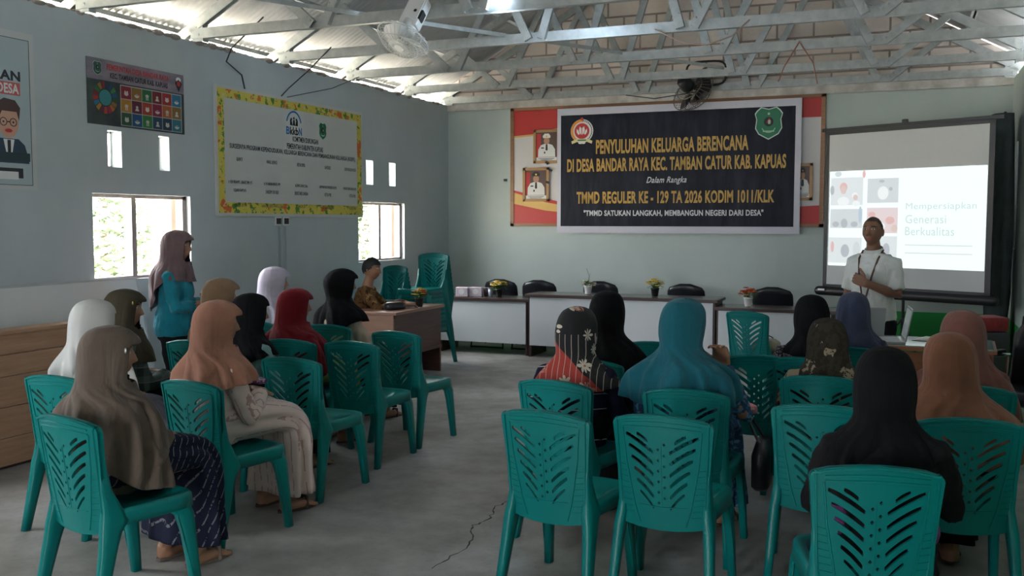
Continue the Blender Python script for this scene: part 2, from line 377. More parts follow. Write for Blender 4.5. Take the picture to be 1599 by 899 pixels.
# ------------------------------------------------------------------ windows
def window(i, w):
    y0, y1, z0, z1 = w; e = empty('window_%d' % i, (XL-.09, (y0+y1)/2, (z0+z1)/2), 0, kind='structure'); hy, hz = (y1-y0)/2, (z1-z0)/2
    b = B(); b.box((0, 0, hz-.015), (.09, 2*hy, .03)); b.box((0, -hy+.012, 0), (.09, .024, 2*hz)); b.box((0, hy-.025, 0), (.09, .05, 2*hz)); b.box((0, 0, -hz+.012), (.09, 2*hy, .024)); b.obj('window_frame', M_WOODF, e)
    B().box((0, -.07 if i == 1 else .02, 0), (.08, .05, 2*hz)).obj('mullion', M_WOODF, e)
    for s, y in ((1, hy-.05),):   # casement leaves swung open outwards
        lx = -.50; k = .10 if s > 0 else -.62
        d = Vector((-math.cos(k if s > 0 else .55), -math.sin(.62) if s > 0 else -.65, 0)).normalized()
        if s < 0: d = Vector((-.55, -.83, 0)).normalized()
        d = Vector((-.87, .50, 0))
        p0 = Vector((-.05, y, 0)); b = B(); bb = p0+d*.52
        b.bar(p0+Vector((0, 0, hz-.06)), bb+Vector((0, 0, hz-.06)), .03, .07); b.bar(p0+Vector((0, 0, -hz+.06)), bb+Vector((0, 0, -hz+.06)), .03, .07)
        b.bar(p0+Vector((0, 0, -hz+.03)), p0+Vector((0, 0, hz-.03)), .06, .03, d); b.bar(bb+Vector((0, 0, -hz+.03)), bb+Vector((0, 0, hz-.03)), .06, .03, d)
        sh = b.obj('shutter', M_SHUT, e); B().bar(p0+d*.06, p0+d*.46, .012, 2*hz-.16).obj('shutter_panel', M_SHUT, sh)
    return e
window(1, WIN[1]); window(2, WIN[2])
for i, w in enumerate(VENT):
    e = empty('trim_%d' % (3+i), (XL-.075, (w[0]+w[1])/2, (w[2]+w[3])/2), 0, kind='structure'); hy, hz = (w[1]-w[0])/2, (w[3]-w[2])/2
    b = B(); 
    for s in (-1, 1): b.box((-.05, s*(hy-.008), 0), (.04, .016, 2*hz)); b.box((-.05, 0, s*(hz-.008)), (.04, 2*hy, .016))
    b.box((-.05, hy*.35, 0), (.03, .012, 2*hz)); b.obj('vent_frame', M_WHITE, e)

# ------------------------------------------------------------------ outside
b = B(); b.box((-40, 5, -.5), (68.2, 120, .2)); b.obj('ground_outside', mat('pale_dry_ground', (.62, .58, .50), .95), kind='structure')
M_LEAF = f_blotch('sunlit_leaves', (.16, .20, .12), ((.26, .31, .21), 3, .5, 'n')); M_BARK = mat('bark', (.12, .09, .06), .9)
def tree(x, y, h, rad, label, seed):
    rn = random.Random(seed); t = empty('leafy_tree', (x, y, -.4), 0, label, 'tree', 'trees outside the windows')
    b = B(); b.tube([(0, 0, 0), (.05, .03, h*.3), (0, .1, h*.7)], [.12, .09, .04], 8); b.obj('trunk', M_BARK, t)
    b = B()
    for k in range(6500):
        u = Vector((rn.gauss(0, 1), rn.gauss(0, 1), rn.gauss(0, 1))).normalized()*rad*rn.uniform(.5, 1)**.6
        c = Vector((u.x, u.y, h*.55+u.z*h*.5/rad*.9)); a = Vector((rn.uniform(-1, 1), rn.uniform(-1, 1), rn.uniform(-1, 1))).normalized(); x1, y1 = basis(a); s = rn.uniform(.06, .12)
        b.face([b.bm.verts.new(c+x1*s*p+y1*s*.5*q) for p, q in ((-1, 0), (0, -1), (1, 0), (0, 1))])
    o = b.obj('foliage', M_LEAF, t); return t
tree(-13.5, 13.2, 3.5, 1.25, 'sunlit leafy tree behind the left pane of the first window', 1)
tree(-15.2, 17.4, 3.9, 1.35, 'sunlit leafy tree behind the right pane of the first window', 2)
tree(-13.5, 22.4, 3.6, 1.1, 'sunlit tree glimpsed through the far window beside the stacked chairs', 3)

# ------------------------------------------------------------------ teal plastic chair
def y_back(x, z): return (.82-z)*.13 - .030*(1-min(1, (abs(x)/.2))**2)
def chair_back_mesh():
    out = []
    def arc(cx, cz, r, a0, a1, n=6): return [(cx+r*math.cos(R(a0+(a1-a0)*i/n)), cz+r*math.sin(R(a0+(a1-a0)*i/n))) for i in range(n+1)]
    right = [(.0, .335), (.06, .337), (.12, .343), (.172, .352), (.183, .36), (.186, .44), (.190, .55), (.198, .66), (.206, .75)] + arc(.182, .772, .026, 0, 68)
    top = [(x, .802+.024*(1-(x/.19)**2)) for x in (.15, .1, .05, 0)]
    half = right+top; out = half+[(-x, z) for x, z in half[::-1][1:-1]]
    holes = []
    def slit(xi, zi, xo, zo, hh):
        n = 7
        for sg in (-1, 1):
            up, dn = [], []
            for i in range(n+1):
                t = i/n; x = xi+(xo-xi)*t; zc = zi+(zo-zi)*(t+.32*t*(1-t)); h = hh*(1-.25*abs(2*t-1)**4)
                up.append((sg*(x-.15*h), zc+h)); dn.append((sg*(x+.15*h), zc-h))
            holes.append(up+dn[::-1])
    slit(.056, .712, .102, .742, .0075)
    for k in range(6): slit(.034, .668-.0475*k, .150-.0115*k, .738-.0480*k, .0085 if k < 5 else .0065)
    for k in range(6):
        for sg, dz in ((-1, 0), (1, .022)):
            cx, cz = sg*.0125, .682-.0455*k+dz; holes.append([(cx+.0062, cz), (cx, cz+.0075), (cx-.0062, cz), (cx, cz-.0075)])
    holes = [[p for p in h] for h in holes]
    me = fill_mesh(out, holes, .006); bm = bmesh.new(); bm.from_mesh(me); bpy.data.meshes.remove(me)
    # raised ribs
    b = B(); b.bm.free(); b.bm = bm
    def rib(pts, w, h):
        for s in (-1, 1):
            for p, q in zip(pts, pts[1:]):
                n = 4
                for i in range(n):
                    a = Vector((p[0]+(q[0]-p[0])*i/n, p[1]+(q[1]-p[1])*i/n)); c = Vector((p[0]+(q[0]-p[0])*(i+1)/n, p[1]+(q[1]-p[1])*(i+1)/n)); d = (c-a).normalized()*w/2; nn = Vector((-d.y, d.x))
                    vs = [bm.verts.new((pp.x, pp.y, s*zz)) for pp, zz in ((a-nn, .005), (c-nn, .005), (c+nn, .005), (a+nn, .005), (a-nn*.5, .006+h), (c-nn*.5, .006+h), (c+nn*.5, .006+h), (a+nn*.5, .006+h))]
                    for f in ((4, 5, 6, 7), (0, 1, 5, 4), (1, 2, 6, 5), (2, 3, 7, 6), (3, 0, 4, 7)): bm.faces.new([vs[j] for j in f])
    for s in (-1, 1):
        rib([(s*.163, .762), (s*.150, .62), (s*.118, .44), (s*.095, .36)], .008, .004)
        rib([(s*.190, .80), (s*.184, .66), (s*.174, .45), (s*.172, .36)], .009, .006)
        for k in range(9): rib([(s*(.152-.004*k), .60-.025*k), (s*(.178-.001*k), .605-.025*k)], .004, .003)
    for z, dz in ((.766, .010), (.782, .014)): rib([(-.160, z), (-.08, z+dz*.7), (0, z+dz), (.08, z+dz*.7), (.160, z)], .008, .004)
    rib([(-.197, .79), (-.1, .812), (0, .820), (.1, .812), (.197, .79)], .012, .007)
    rib([(-.10, .44), (0, .436), (.10, .44)], .006, .003); rib([(0, .70), (0, .44)], .003, .002)
    for i in range(-7, 8):
        g = bm.verts[:]+bm.edges[:]+bm.faces[:]; bmesh.ops.bisect_plane(bm, geom=g, plane_co=(i*.026, 0, 0), plane_no=(1, 0, 0))
    for v in bm.verts:
        x, z, t = v.co; v.co = Vector((x, y_back(x, z)+t, z))
    # turned flanges down both sides and over the top
    for p in range(1):
        fl = []
        edge = [(q, w) for q, w in half if w > .36]
        edge = edge+[(-x, z) for x, z in edge[::-1][1:]] if False else edge
        for s in (-1, 1):
            for (x0, z0), (x1, z1) in zip(edge, edge[1:]):
                vs = [bm.verts.new((s*x, y_back(x, z)+dy, z+dz)) for x, z, dy, dz in ((x0, z0, -.006, 0), (x1, z1, -.006, 0), (x1*1.0, z1, .020, 0), (x0, z0, .020, 0))]
                bm.faces.new(vs if s > 0 else vs[::-1])
    bmesh.ops.recalc_face_normals(bm, faces=bm.faces[:]); me = bpy.data.meshes.new('backrest'); bm.to_mesh(me); bm.free(); return me
def sq_ring(cx, cy, z, wx, wy, r=.35):
    pts = []
    for i in range(16):
        a = 2*PI*i/16; ca, sa = math.cos(a), math.sin(a); k = (abs(ca)**5+abs(sa)**5)**(-.2); pts.append(Vector((cx+wx/2*ca*k, cy+wy/2*sa*k, z)))
    return pts
def make_chair():
    root = empty('plastic_chair', (0, 0, 0), 0, None, 'chair', 'teal plastic chairs of the audience')
    link_mesh('backrest', chair_back_mesh(), M_TEAL, root)
    # seat: dished top, rolled front, hollow skirt
    b = B()
    def outline(inset, z, zf):
        pts = []
        for i in range(32):
            a = 2*PI*i/32; ca, sa = math.cos(a), math.sin(a); k = (abs(ca)**6+abs(sa)**6)**(-1/6); u, w = ca*k, sa*k
            y = .265+w*(.21-inset); hw = (.195+.022*(w+1)/2)-inset; x = u*hw; pts.append(Vector((x, y, z+(zf if w > .5 else 0))))
        return pts
    b.rings([outline(.05, .425, 0), outline(.03, .436, 0), outline(.012, .440, 0), outline(.002, .433, 0), outline(0, .42, 0), outline(-.003, .375, 0), outline(.006, .375, 0), outline(.009, .415, 0)], True, False)
    b.obj('seat', M_TEAL, root, smooth=True)
    for sx in (-1, 1):
        f = [(.43, .172, .345, .045, .17), (.395, .186, .375, .046, .125), (.35, .196, .405, .044, .085), (.28, .200, .418, .042, .066), (.15, .206, .434, .038, .054), (.0, .213, .45, .034, .044)]
        r = [(.64, .186, .032, .014, .03), (.53, .180, .048, .024, .05), (.45, .174, .075, .036, .085), (.395, .178, .085, .046, .125), (.35, .186, .06, .044, .09), (.28, .191, .042, .042, .07), (.15, .199, .012, .038, .056), (.0, .208, -.022, .034, .045)]
        for prof in (f, r):
            b = B(); b.rings([sq_ring(sx*x, y, z, wx, wy) for z, x, y, wx, wy in prof])
            for q in (-1, 1): b.bar((sx*(prof[-5][1]+.022), prof[-5][2]+q*.02, .38), (sx*(prof[-1][1]+.016), prof[-1][2]+q*.008, .01), .004, .004)
            b.obj('leg', M_TEAL, root, smooth=True)
    return root
CH0 = make_chair(); used = [0]
def chair(x, y, yaw, label, z=0, group=None):
    c = CH0 if not used[0] else copy_tree(CH0); used[0] = 1
    c.location = (x, y, z); c.rotation_euler = (0, 0, R(yaw)); c['label'] = label
    if group: c['group'] = group
    return c
CH = [
 (-3.97, 3.56, 0, 'teal plastic chair at the far left under the woman in the sheer white headscarf'),
 (-3.10, 2.83, -11, 'teal plastic chair nearest on the left, under the woman in the taupe headscarf'),
 (-3.23, 3.70, -8, 'teal plastic chair under the woman in the peach headscarf and striped pale dress'),
 (-4.42, 4.22, 0, 'teal plastic chair under the woman in the olive headscarf and plaid shirt'),
 (-3.25, 4.56, -2, 'empty teal plastic chair just right of the woman in the striped pale dress'),
 (-3.33, 5.34, -1, 'empty teal plastic chair in the middle of the three empty chairs along the aisle'),
 (-3.34, 5.95, -5, 'empty teal plastic chair closest to the wooden desk, far end of the aisle row'),
 (-3.77, 5.27, 2, 'teal plastic chair under the woman in the maroon headscarf'),
 (-3.80, 4.58, 0, 'teal plastic chair under the woman in the black headscarf and mint shirt'),
 (-4.33, 4.98, 0, 'teal plastic chair under the woman in the tan headscarf'),
 (-4.05, 6.13, 10, 'teal plastic chair under the woman in the black headscarf and cream shirt'),
 (-4.73, 6.15, 0, 'teal plastic chair under the woman in the lavender headscarf'),
 (-1.36, 3.67, -8, 'empty teal plastic chair nearest the aisle on the right side, front left of the photo'),
 (-.885, 3.765, -1, 'empty teal plastic chair second from the aisle, behind the woman in the teal headscarf'),
 (-1.58, 4.40, -10, 'teal plastic chair under the woman in the floral black and red headscarf'),
 (-.925, 4.40, 0, 'teal plastic chair under the woman in the teal headscarf'),
 (-1.64, 5.14, -4, 'teal plastic chair under the woman in plain black seated ahead of the floral headscarf'),
 (-1.50, 6.08, 0, 'empty dark looking teal plastic chair between the black and the teal headscarves'),
 (-1.26, 8.50, -22, 'brightly lit teal plastic chair before the white tables, holding a beige bag'),
 (-.78, 5.70, 6, 'empty shaded teal plastic chair beside the sleeve of the woman in the teal headscarf'),
 (-.31, 4.25, 3, 'empty teal plastic chair behind the woman in the batik patterned olive headscarf'),
 (-.06, 3.24, 12, 'teal plastic chair nearest of all, under the woman in black with a purple skirt'),
 (.26, 4.18, 8, 'teal plastic chair under the woman in the rust brown headscarf'),
 (.31, 5.03, 0, 'teal plastic chair under the woman in the dusty mauve headscarf'),
 (-.37, 5.05, 0, 'teal plastic chair under the woman in the batik patterned olive headscarf'),
 (-.52, 5.70, 0, 'teal plastic chair under the woman in the black headscarf and lace shawl'),
 (-.28, 6.28, 0, 'teal plastic chair under the woman in the navy blue headscarf'),
]
for a in CH: chair(*a)
ORD = ['topmost', 'second from the top', 'third from the top', 'fourth from the top', 'fifth from the top', 'sixth from the top', 'seventh from the top', 'eighth from the top', 'ninth from the top', 'lowest']
for (x, y, yaw, n, nm, dzz, g_) in ((-5.27, 9.42, 158, 7, 'shorter chair stack below the far window', .048, 'teal chairs in the shorter stack'), (-4.94, 9.72, 172, 10, 'taller chair stack beside the wooden desk', .047, 'teal chairs in the taller stack')):
    for k in range(n):
        d = Vector((-math.sin(R(yaw)), math.cos(R(yaw))))*(.010*(k-n+1))
        chair(x+d.x, y+d.y, yaw, 'teal plastic chair, %s in the %s' % (ORD[n-1-k] if k else 'lowest', nm), k*dzz, g_)

# ------------------------------------------------------------------ front tables, office chairs, desk, laptop table
def front_table(x0, x1, yf, h, depth, label, legs):
    t = empty('panel_table', ((x0+x1)/2, yf, 0), 0, label, 'table', 'white fronted tables along the back wall'); hx = (x1-x0)/2
    B().box((0, depth/2-.03, h-.02), (2*hx+.06, depth, .036), None, .004).obj('table_top', M_TOP, t)
    B().box((0, depth/2-.03, h-.022), (2*hx+.066, depth+.006, .022)).obj('edge_band', M_DKEDGE, t)
    B().box((0, .01, (h+.11)/2), (2*hx-.04, .02, h-.17), None, .002).obj('front_panel', M_LAM, t)
    for s in (-1, 1):
        B().box((s*(hx-.015), .25, (h-.04)/2), (.035, .46, h-.04), None, .003).obj('side_panel', M_DKEDGE, t)
    return t
front_table(-5.3, -4.13, 10.55, .685, .5, 'lower white fronted table at the left, behind the stacked chairs, holding tissue boxes', 2)
front_table(-4.10, -1.90, 10.50, .752, .52, 'tall long white fronted table in the middle under the dark banner', 2)
front_table(-1.86, -.66, 10.38, .685, .5, 'lower white fronted table at the right with the red flower pot', 2)
def office_chair(x, y, yaw, label, h=.86):
    t = empty('office_chair', (x, y, 0), R(yaw), label, 'chair', 'black office chairs behind the white tables')
    b = B(); rr = []
    for i in range(9):
        z = .50+(h-.50)*i/8; k = i/8; w = .21+.02*math.sin(k*PI) if k < .8 else .21*math.sqrt(max(.05, 1-((k-.8)/.21)**2)); th = .05*math.sqrt(max(.08, 1-max(0, (k-.85)/.17)**2))
        rr.append([Vector((p.x, p.y+.14*k*.5+.05*(abs(p.x)/.2)**2*-.6-.24, z)) for p in sq_ring(0, 0, z, 2*w, th)])
    b.rings(rr).obj('backrest', M_LEATH, t, smooth=True)
    b = B(); b.rings([sq_ring(0, 0, z, w, d) for z, w, d in ((.40, .36, .38), (.41, .44, .46), (.45, .46, .48), (.475, .44, .46), (.48, .36, .38))]).obj('seat', M_LEATH, t, smooth=True)
    for s in (-1, 1):
        for q in (-1, 1): B().tube([(s*.19, q*.18, .42), (s*.22, q*.23, .012)], .011, 8).obj('leg', M_BLACK, t)
    B().tube([(-.22, .23, .02), (.22, .23, .02)], .011, 8).obj('foot_bar', M_BLACK, t)
    return t
office_chair(-4.85, 11.22, 180, 'black office chair half hidden behind the tissue boxes', .86)
office_chair(-4.30, 11.22, 184, 'shiny black office chair right of the yellow flower pot on the left table', .86)
office_chair(-3.52, 11.30, 180, 'black office chair behind the pot with pale flowers', .86)
office_chair(-2.42, 11.22, 180, 'black office chair right of the yellow flowers on the middle table', .86)
office_chair(-1.38, 11.05, 180, 'black office chair behind the red flower pot', .86)
# wooden desk at the left
t = empty('wooden_desk', (-4.88, 8.64, 0), 0, 'reddish wooden desk at left with a batik-shirted man seated behind it', 'desk')
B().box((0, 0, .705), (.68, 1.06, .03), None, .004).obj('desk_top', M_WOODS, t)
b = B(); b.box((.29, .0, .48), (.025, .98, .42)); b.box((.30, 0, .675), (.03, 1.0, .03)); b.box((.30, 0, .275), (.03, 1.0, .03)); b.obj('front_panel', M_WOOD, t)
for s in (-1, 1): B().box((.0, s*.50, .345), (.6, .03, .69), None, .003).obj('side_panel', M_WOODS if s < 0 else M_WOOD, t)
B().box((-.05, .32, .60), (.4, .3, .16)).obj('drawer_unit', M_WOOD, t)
# clutch and paper and flower on it
b = B(); b.rings([sq_ring(0, 0, z, w, d) for z, w, d in ((0, .20, .11), (.015, .23, .13), (.06, .22, .10), (.075, .17, .05))]); o = b.obj('clutch_bag', M_LEATH, None, (-4.72, 8.40, .7205), True); tag(o, 'black clutch bag lying on the wooden desk by the man in batik', 'bag'); o.rotation_euler = (0, 0, R(70))
tag(B().box((0, 0, .001), (.21, .30, .002)).obj('paper_sheet', M_WHITE, None, (-4.70, 8.78, .7205)), 'white sheet of paper on the wooden desk behind the flower pot', 'paper')
def flower_pot(x, y, z, potm, petals, label, seed, s=1, rad=.085, h=.19, sparse=0):
    rn = random.Random(seed); t = empty('flower_pot', (x, y, z), 0, label, 'flower pot', 'small artificial flower pots')
    B().lathe([(.001, .001), (.034, .001), (.036, .01), (.046, .085), (.05, .087), (.05, .1), (.042, .1), (.04, .085), (.001, .08)], n=18).obj('pot', potm, t, smooth=True)
    bs = B(); bl = B(); bf = {m: B() for m in petals}
    n = 12 if sparse else 30
    for k in range(n):
        a = rn.uniform(0, 2*PI); rr = rad*math.sqrt(rn.random()); p = Vector((rr*math.cos(a), rr*math.sin(a), h-.5*rr*rr/rad+rn.uniform(-.02, .02)))
        bs.tube([(0, 0, .08), p*.6+Vector((0, 0, .04)), p], .0018, 5, False)
        b = bf[petals[k % len(petals)]]
        b.ell(p, (.009, .009, .006), 6)
        for q in range(6):
            an = q*PI/3+k; b.ell(p+Vector((.017*math.cos(an), .017*math.sin(an), .002)), (.016, .010, .005), 6, Matrix.Rotation(an, 3, 'Z'))
    for k in range(60):
        a = rn.uniform(0, 2*PI); rr = rn.uniform(.02, rad*.95); c = Vector((rr*math.cos(a), rr*math.sin(a), rn.uniform(.09, h-.02))); d = Vector((math.cos(a), math.sin(a), rn.uniform(-.3, .9))).normalized(); x1, y1 = basis(d); L = rn.uniform(.03, .05)
        bl.rings([[c, c+x1*.001, c+y1*.001], [c+d*L*.5+x1*.010, c+d*L*.5-x1*.010, c+d*L*.5+y1*.003], [c+d*L, c+d*L+x1*.001, c+d*L+y1*.001]])
    if sparse: bs.tube([(0, 0, .1), (.01, 0, .22), (-.02, 0, .30)], .0025, 5); bs.tube([(0, 0, .1), (.02, .01, .24)], .002, 5)
    bs.obj('stems', M_STEM, t); bl.obj('leaves', M_STEM, t)
    for m, b in bf.items(): b.obj('blossoms', m, t, smooth=True)
    for ch in t.children:
        ch.scale = (s, s, s)
    return t
M_STEM = mat('leaf_green', (.06, .16, .03), .6); M_YEL = mat('yellow_petals', (.72, .50, .05), .6); M_CRM = mat('cream_petals', (.72, .66, .40), .6); M_RED = mat('red_petals', (.50, .03, .02), .6); M_PNK = mat('pale_pink_petals', (.62, .45, .42), .6); M_ORG = mat('orange_petals', (.70, .22, .03), .6)
flower_pot(-4.55, 10.68, .686, M_BLACK, [M_YEL, M_CRM, M_YEL], 'black pot of yellow flowers beside the tissue boxes', 1)
flower_pot(-3.42, 10.70, .753, M_WHITE, [M_CRM, M_PNK], 'white pot with sparse pale flowers on the tall table, taller stem standing out', 2, 1, .075, .16, 1)
flower_pot(-2.60, 10.62, .753, M_BLACK, [M_YEL, M_CRM], 'black pot of yellow flowers on the tall middle table', 3)
flower_pot(-1.55, 10.55, .686, M_WHITE, [M_RED, M_RED, M_ORG], 'white pot of red flowers on the right table', 4)
flower_pot(-4.62, 8.74, .7205, M_BLACK, [M_YEL, M_RED, M_YEL], 'black pot of yellow and red flowers on the wooden desk', 5, .95, .07)
# tissue boxes and cups on the left table
M_TISS = f_stripes('pink_grid_print', (.62, .55, .60), (.50, .22, .34), 0, 38, .10); 
for x, y, lab in ((-5.02, 10.64, 'pink and white printed tissue box, the left of two on the left table'), (-4.86, 10.70, 'pink and white printed tissue box, the right of two on the left table')):
    t = empty('tissue_box', (x, y, .686), R(12), lab, 'tissue box', 'tissue boxes on the left table')
    B().box((0, 0, .055), (.15, .13, .11), None, .004).obj('carton', M_TISS, t); B().disc(0, 0, .035).obj('opening', M_WHITE, t, (0, -.066, .06))
for k, (x, y) in enumerate(((-4.74, 10.72), (-4.67, 10.70))):
    t = empty('drinking_cup', (x, y, .686), 0, ('dark' if k == 0 else 'pale') + ' plastic cup between the tissue boxes and the yellow flowers', 'cup'); b = B(); b.lathe([(.001, .001), (.024, .001), (.033, .10), (.030, .10), (.022, .008), (.001, .006)]); b.obj('cup_body', mat('cup%d' % k, (.10, .05, .06) if k == 0 else (.4, .45, .52), .25), t, smooth=True)
    B().lathe([(.034, .098), (.036, .104), (.034, .11), (.001, .112)]).obj('cup_rim', M_GREY, t, smooth=True)
# laptop table
t = empty('wooden_table', (.12, 7.36, 0), R(-3), 'orange brown wooden table with a glass sheet, under the laptops', 'table')
B().box((0, 0, .735), (.98, .62, .026), None, .003).obj('table_top', M_WOODO, t)
B().box((0, 0, .752), (.94, .58, .006)).obj('glass_sheet', mat('greenish_glass', (.35, .45, .42), .08), t)
B().box((0, -.27, .42), (.92, .02, .58)).obj('front_panel', M_WOODO, t)
for s in (-1, 1): B().box((s*.455, 0, .36), (.03, .56, .72)).obj('side_panel', M_WOODO, t)
M_SILV = mat('silver_laptop', (.45, .46, .47), .35, .6); M_KEY = f_stripes('keyboard_keys', (.42, .44, .45), (.62, .66, .66), 0, 55, .7); M_PAPER = mat('paper', (.75, .75, .72), .7)
def laptop(x, y, z, yaw, opening, label, w=.34, d=.235):
    t = empty('laptop', (x, y, z), R(yaw), label, 'laptop', 'laptops on the wooden table')
    B().box((0, 0, .009), (w, d, .016), None, .003).obj('laptop_base', M_SILV, t)
    B().box((0, -.0, .0178), (w*.92, d*.5, .001)).obj('keyboard', M_KEY, t, (0, .03, 0))
    B().box((0, -.075, .0178), (.10, .06, .001)).obj('trackpad', M_GREY, t)
    a = R(opening); dr = Vector((0, math.cos(a)*-1, math.sin(a))); c = Vector((0, d/2, .018)); M_ = Matrix((Vector((1, 0, 0)), dr, Vector((1, 0, 0)).cross(dr))).transposed()
    lid = B().box(c+dr*.115, (w, .23, .008), M_, .002).obj('laptop_lid', M_SILV, t); n = Vector((1, 0, 0)).cross(dr); n = n if n.y < 0 else -n
    B().box(c+dr*.115+n*.0045, (w*.94, .20, .001), M_).obj('screen', mat('laptop_screen', (.02, .02, .02), .2, emit=(.5, .6, .6), estr=.05), t)
    return t
laptop(-.30, 7.50, .756, 188, 112, 'silver laptop with its lid back towards the audience, in front of the speaker')
laptop(-.10, 7.26, .756, -85, 100, 'open silver laptop seen from the side, keyboard towards the right')
for i, (x, y, a) in enumerate(((.34, 7.44, 12), (.22, 7.50, -20))):
    o = B().box((0, 0, .001+.001*i), (.21, .29, .002)).obj('paper_sheet', M_PAPER, None, (x, y, .756)); o.rotation_euler = (0, 0, R(a)); tag(o, ('nearer' if i == 0 else 'farther') + ' loose white sheet of paper behind the open laptop on the wooden table', 'paper')
# beige bag on the lit chair
b = B(); b.rings([sq_ring(0, 0, z, w, d) for z, w, d in ((0, .20, .16), (.03, .24, .20), (.08, .22, .18), (.11, .15, .12), (.115, .08, .05))])
bag = empty('cloth_bag', (-1.12, 8.78, .442), R(-20), 'beige cloth bag resting on the brightly lit empty chair', 'bag'); b.obj('bag_body', fabric('beige_canvas', (.40, .36, .26)), bag, smooth=True)
B().tube([(-.06, 0, .10), (-.02, .05, .14), (.04, .04, .12), (.07, -.02, .10)], .006, 6).obj('strap', M_BLACK, bag)

# ------------------------------------------------------------------ left side: leaning white board, wooden cabinet
t = empty('leaning_board', (-5.69, 4.3, 0), 0, 'big white board leaning on the left wall below the first window', 'board')
d = Vector((-.255, 0, 1.14)).normalized(); M_ = Matrix((Vector((0, 1, 0)), d, Vector((0, 1, 0)).cross(d))).transposed()
B().box((0, 0, .57), (3.5, 1.165, .018), M_).obj('board_sheet', mat('board_white', (.62, .64, .63), .4), t)
b = B(); 
for s in (-1, 1): b.box(Vector((0, 0, .57))+d*s*.582, (3.52, .016, .026), M_); b.box(Vector((0, s*1.752, .57)), (.016, 1.17, .026), M_)
b.obj('board_rim', mat('board_rim', (.45, .47, .47), .4), t)
t = empty('wooden_cabinet', (-5.40, 4.2, 0), 0, 'pale wooden plank cabinet at the left edge beside the sheer white headscarf', 'cabinet')
b = B()
for k, (z0, z1, dx) in enumerate(((.02, .20, 0), (.203, .40, .004), (.403, .60, 0), (.603, .74, .006), (.743, .875, -.01))): b.box((.05+dx, 0, (z0+z1)/2), (.035, 1.56, z1-z0), None, .003)
b.obj('plank_front', M_WOODL, t); B().box((0, 0, .885), (.16, 1.6, .025), None, .003).obj('cabinet_top', M_WOODL, t)
for s in (-1, 1): B().box((-.01, s*.77, .44), (.11, .03, .86)).obj('side_panel', M_WOODL, t)
B().box((.035, 0, .012), (.03, 1.5, .02)).obj('plinth', M_DKEDGE, t)

# ------------------------------------------------------------------ posters and boards (built in local XZ facing -Y)
LW = PI/2
M_K = mat('ink_black', (.015, .015, .02), .5); M_GOLD = mat('gold_lettering', (.50, .30, .06), .5); M_SILVL = mat('silver_lettering', (.62, .62, .64), .5); M_INKR = mat('ink_red', (.50, .03, .03), .5); M_INKW = mat('ink_white', (.70, .70, .68), .5)
M_INKY = mat('ink_yellow', (.75, .50, .08), .5); M_INKG = mat('ink_green', (.02, .22, .10), .5); M_INKB = mat('ink_blue', (.03, .17, .42), .5); M_INKO = mat('ink_orange', (.72, .28, .03), .5)
def shield(e, cx, cz, w, h, name='crest', dk=(.015, .17, .08)):
    pts = [(-.28, .5), (0, .44), (.28, .5), (.42, .40), (.5, .30), (.44, .12), (.48, -.15), (.36, -.33), (0, -.5), (-.36, -.33), (-.48, -.15), (-.44, .12), (-.5, .30), (-.42, .40)]
    o = B().flat([(cx+x*w, cz+z*h) for x, z in pts], -.002).obj(name, mat(name+'_rim', (.55, .62, .56), .5), e)
    B().flat([(cx+x*w*.93, cz+z*h*.93) for x, z in pts], -.0032).obj('crest_field', mat(name+'_field', dk, .5), o)
    B().disc(cx, cz+.05*h, w*.17, -.0044).obj('crest_disc', M_K, o)
    b = B(); b.flat([(cx-.08*w, cz+.02*h), (cx+.1*w, cz+.02*h), (cx+.02*w, cz+.17*h)], -.0056); b.obj('crest_roof', M_INKR, o)
    b = B(); b.rect(cx-.02*w, cz-.02*h, cx+.06*w, cz+.10*h, -.0062); b.disc(cx, cz+.29*h, w*.05, -.0044, n=5)
    b.disc(cx, cz-.05*h, w*.27, -.0044, h*.24, 16, R(205), R(335), w*.24); b.rect(cx-.2*w, cz-.26*h, cx+.2*w, cz-.22*h, -.0044); b.obj('crest_marks', mat(name+'_m', (.35, .55, .35), .5), o); return o
# dark event banner on the back wall, its backing display with portraits behind
e = empty('backing_display', (0, YB-.012, 0), 0, 'red and white display board with wooden frame behind the dark banner', 'display board')
X0, X1, Z0, Z1 = -4.90, -.89, 1.54, 3.11
B().rect(X0+.01, Z0+.01, X1-.01, Z1-.01, -.002, .008).obj('display_sheet', mat('display_white', (.62, .60, .59), .5), e)
b = B(); 
for a in ((X0, Z0, X0+.05, Z1), (X1-.05, Z0, X1, Z1), (X0, Z0, X1, Z0+.04), (X0, Z1-.04, X1, Z1)): b.rect(*a, -.0, .022)
b.obj('display_frame', m_wood('frame_wood', (.25, .12, .055), (.34, .17, .08)), e)
M_DRED = mat('display_red', (.50, .035, .03), .5); M_DGOLD = mat('display_gold', (.66, .42, .12), .5)
def wave(pts, y, m, name): B().flat(pts, y).obj(name, m, e)
wave([(X0+.05, Z1-.04), (X0+.05, 2.74), (X0+.35, 2.76), (X0+.9, 2.88), (X0+1.3, 2.9), (X0+1.3, Z1-.04)][::-1], -.0105, M_DRED, 'red_wave')
wave([(X1-.05, Z1-.04), (X1-.4, Z1-.04), (X1-.4, 2.84), (X1-.05, 2.84)], -.0105, M_DRED, 'red_wave')
wave([(X0+.05, Z0+.04), (X0+.9, Z0+.04), (X0+.9, 1.72), (X0+.5, 1.76), (X0+.05, 1.85)], -.0105, M_DRED, 'red_wave'); wave([(X1-.4, Z0+.04), (X1-.05, Z0+.04), (X1-.05, 1.80), (X1-.4, 1.78)], -.0105, M_DRED, 'red_wave')
wave([(X0+.05, 2.02), (X0+.05, 1.99), (X0+.5, 1.86), (X0+.9, 1.79), (X0+.9, 1.82), (X0+.5, 1.91)], -.0115, M_DRED, 'red_wave')
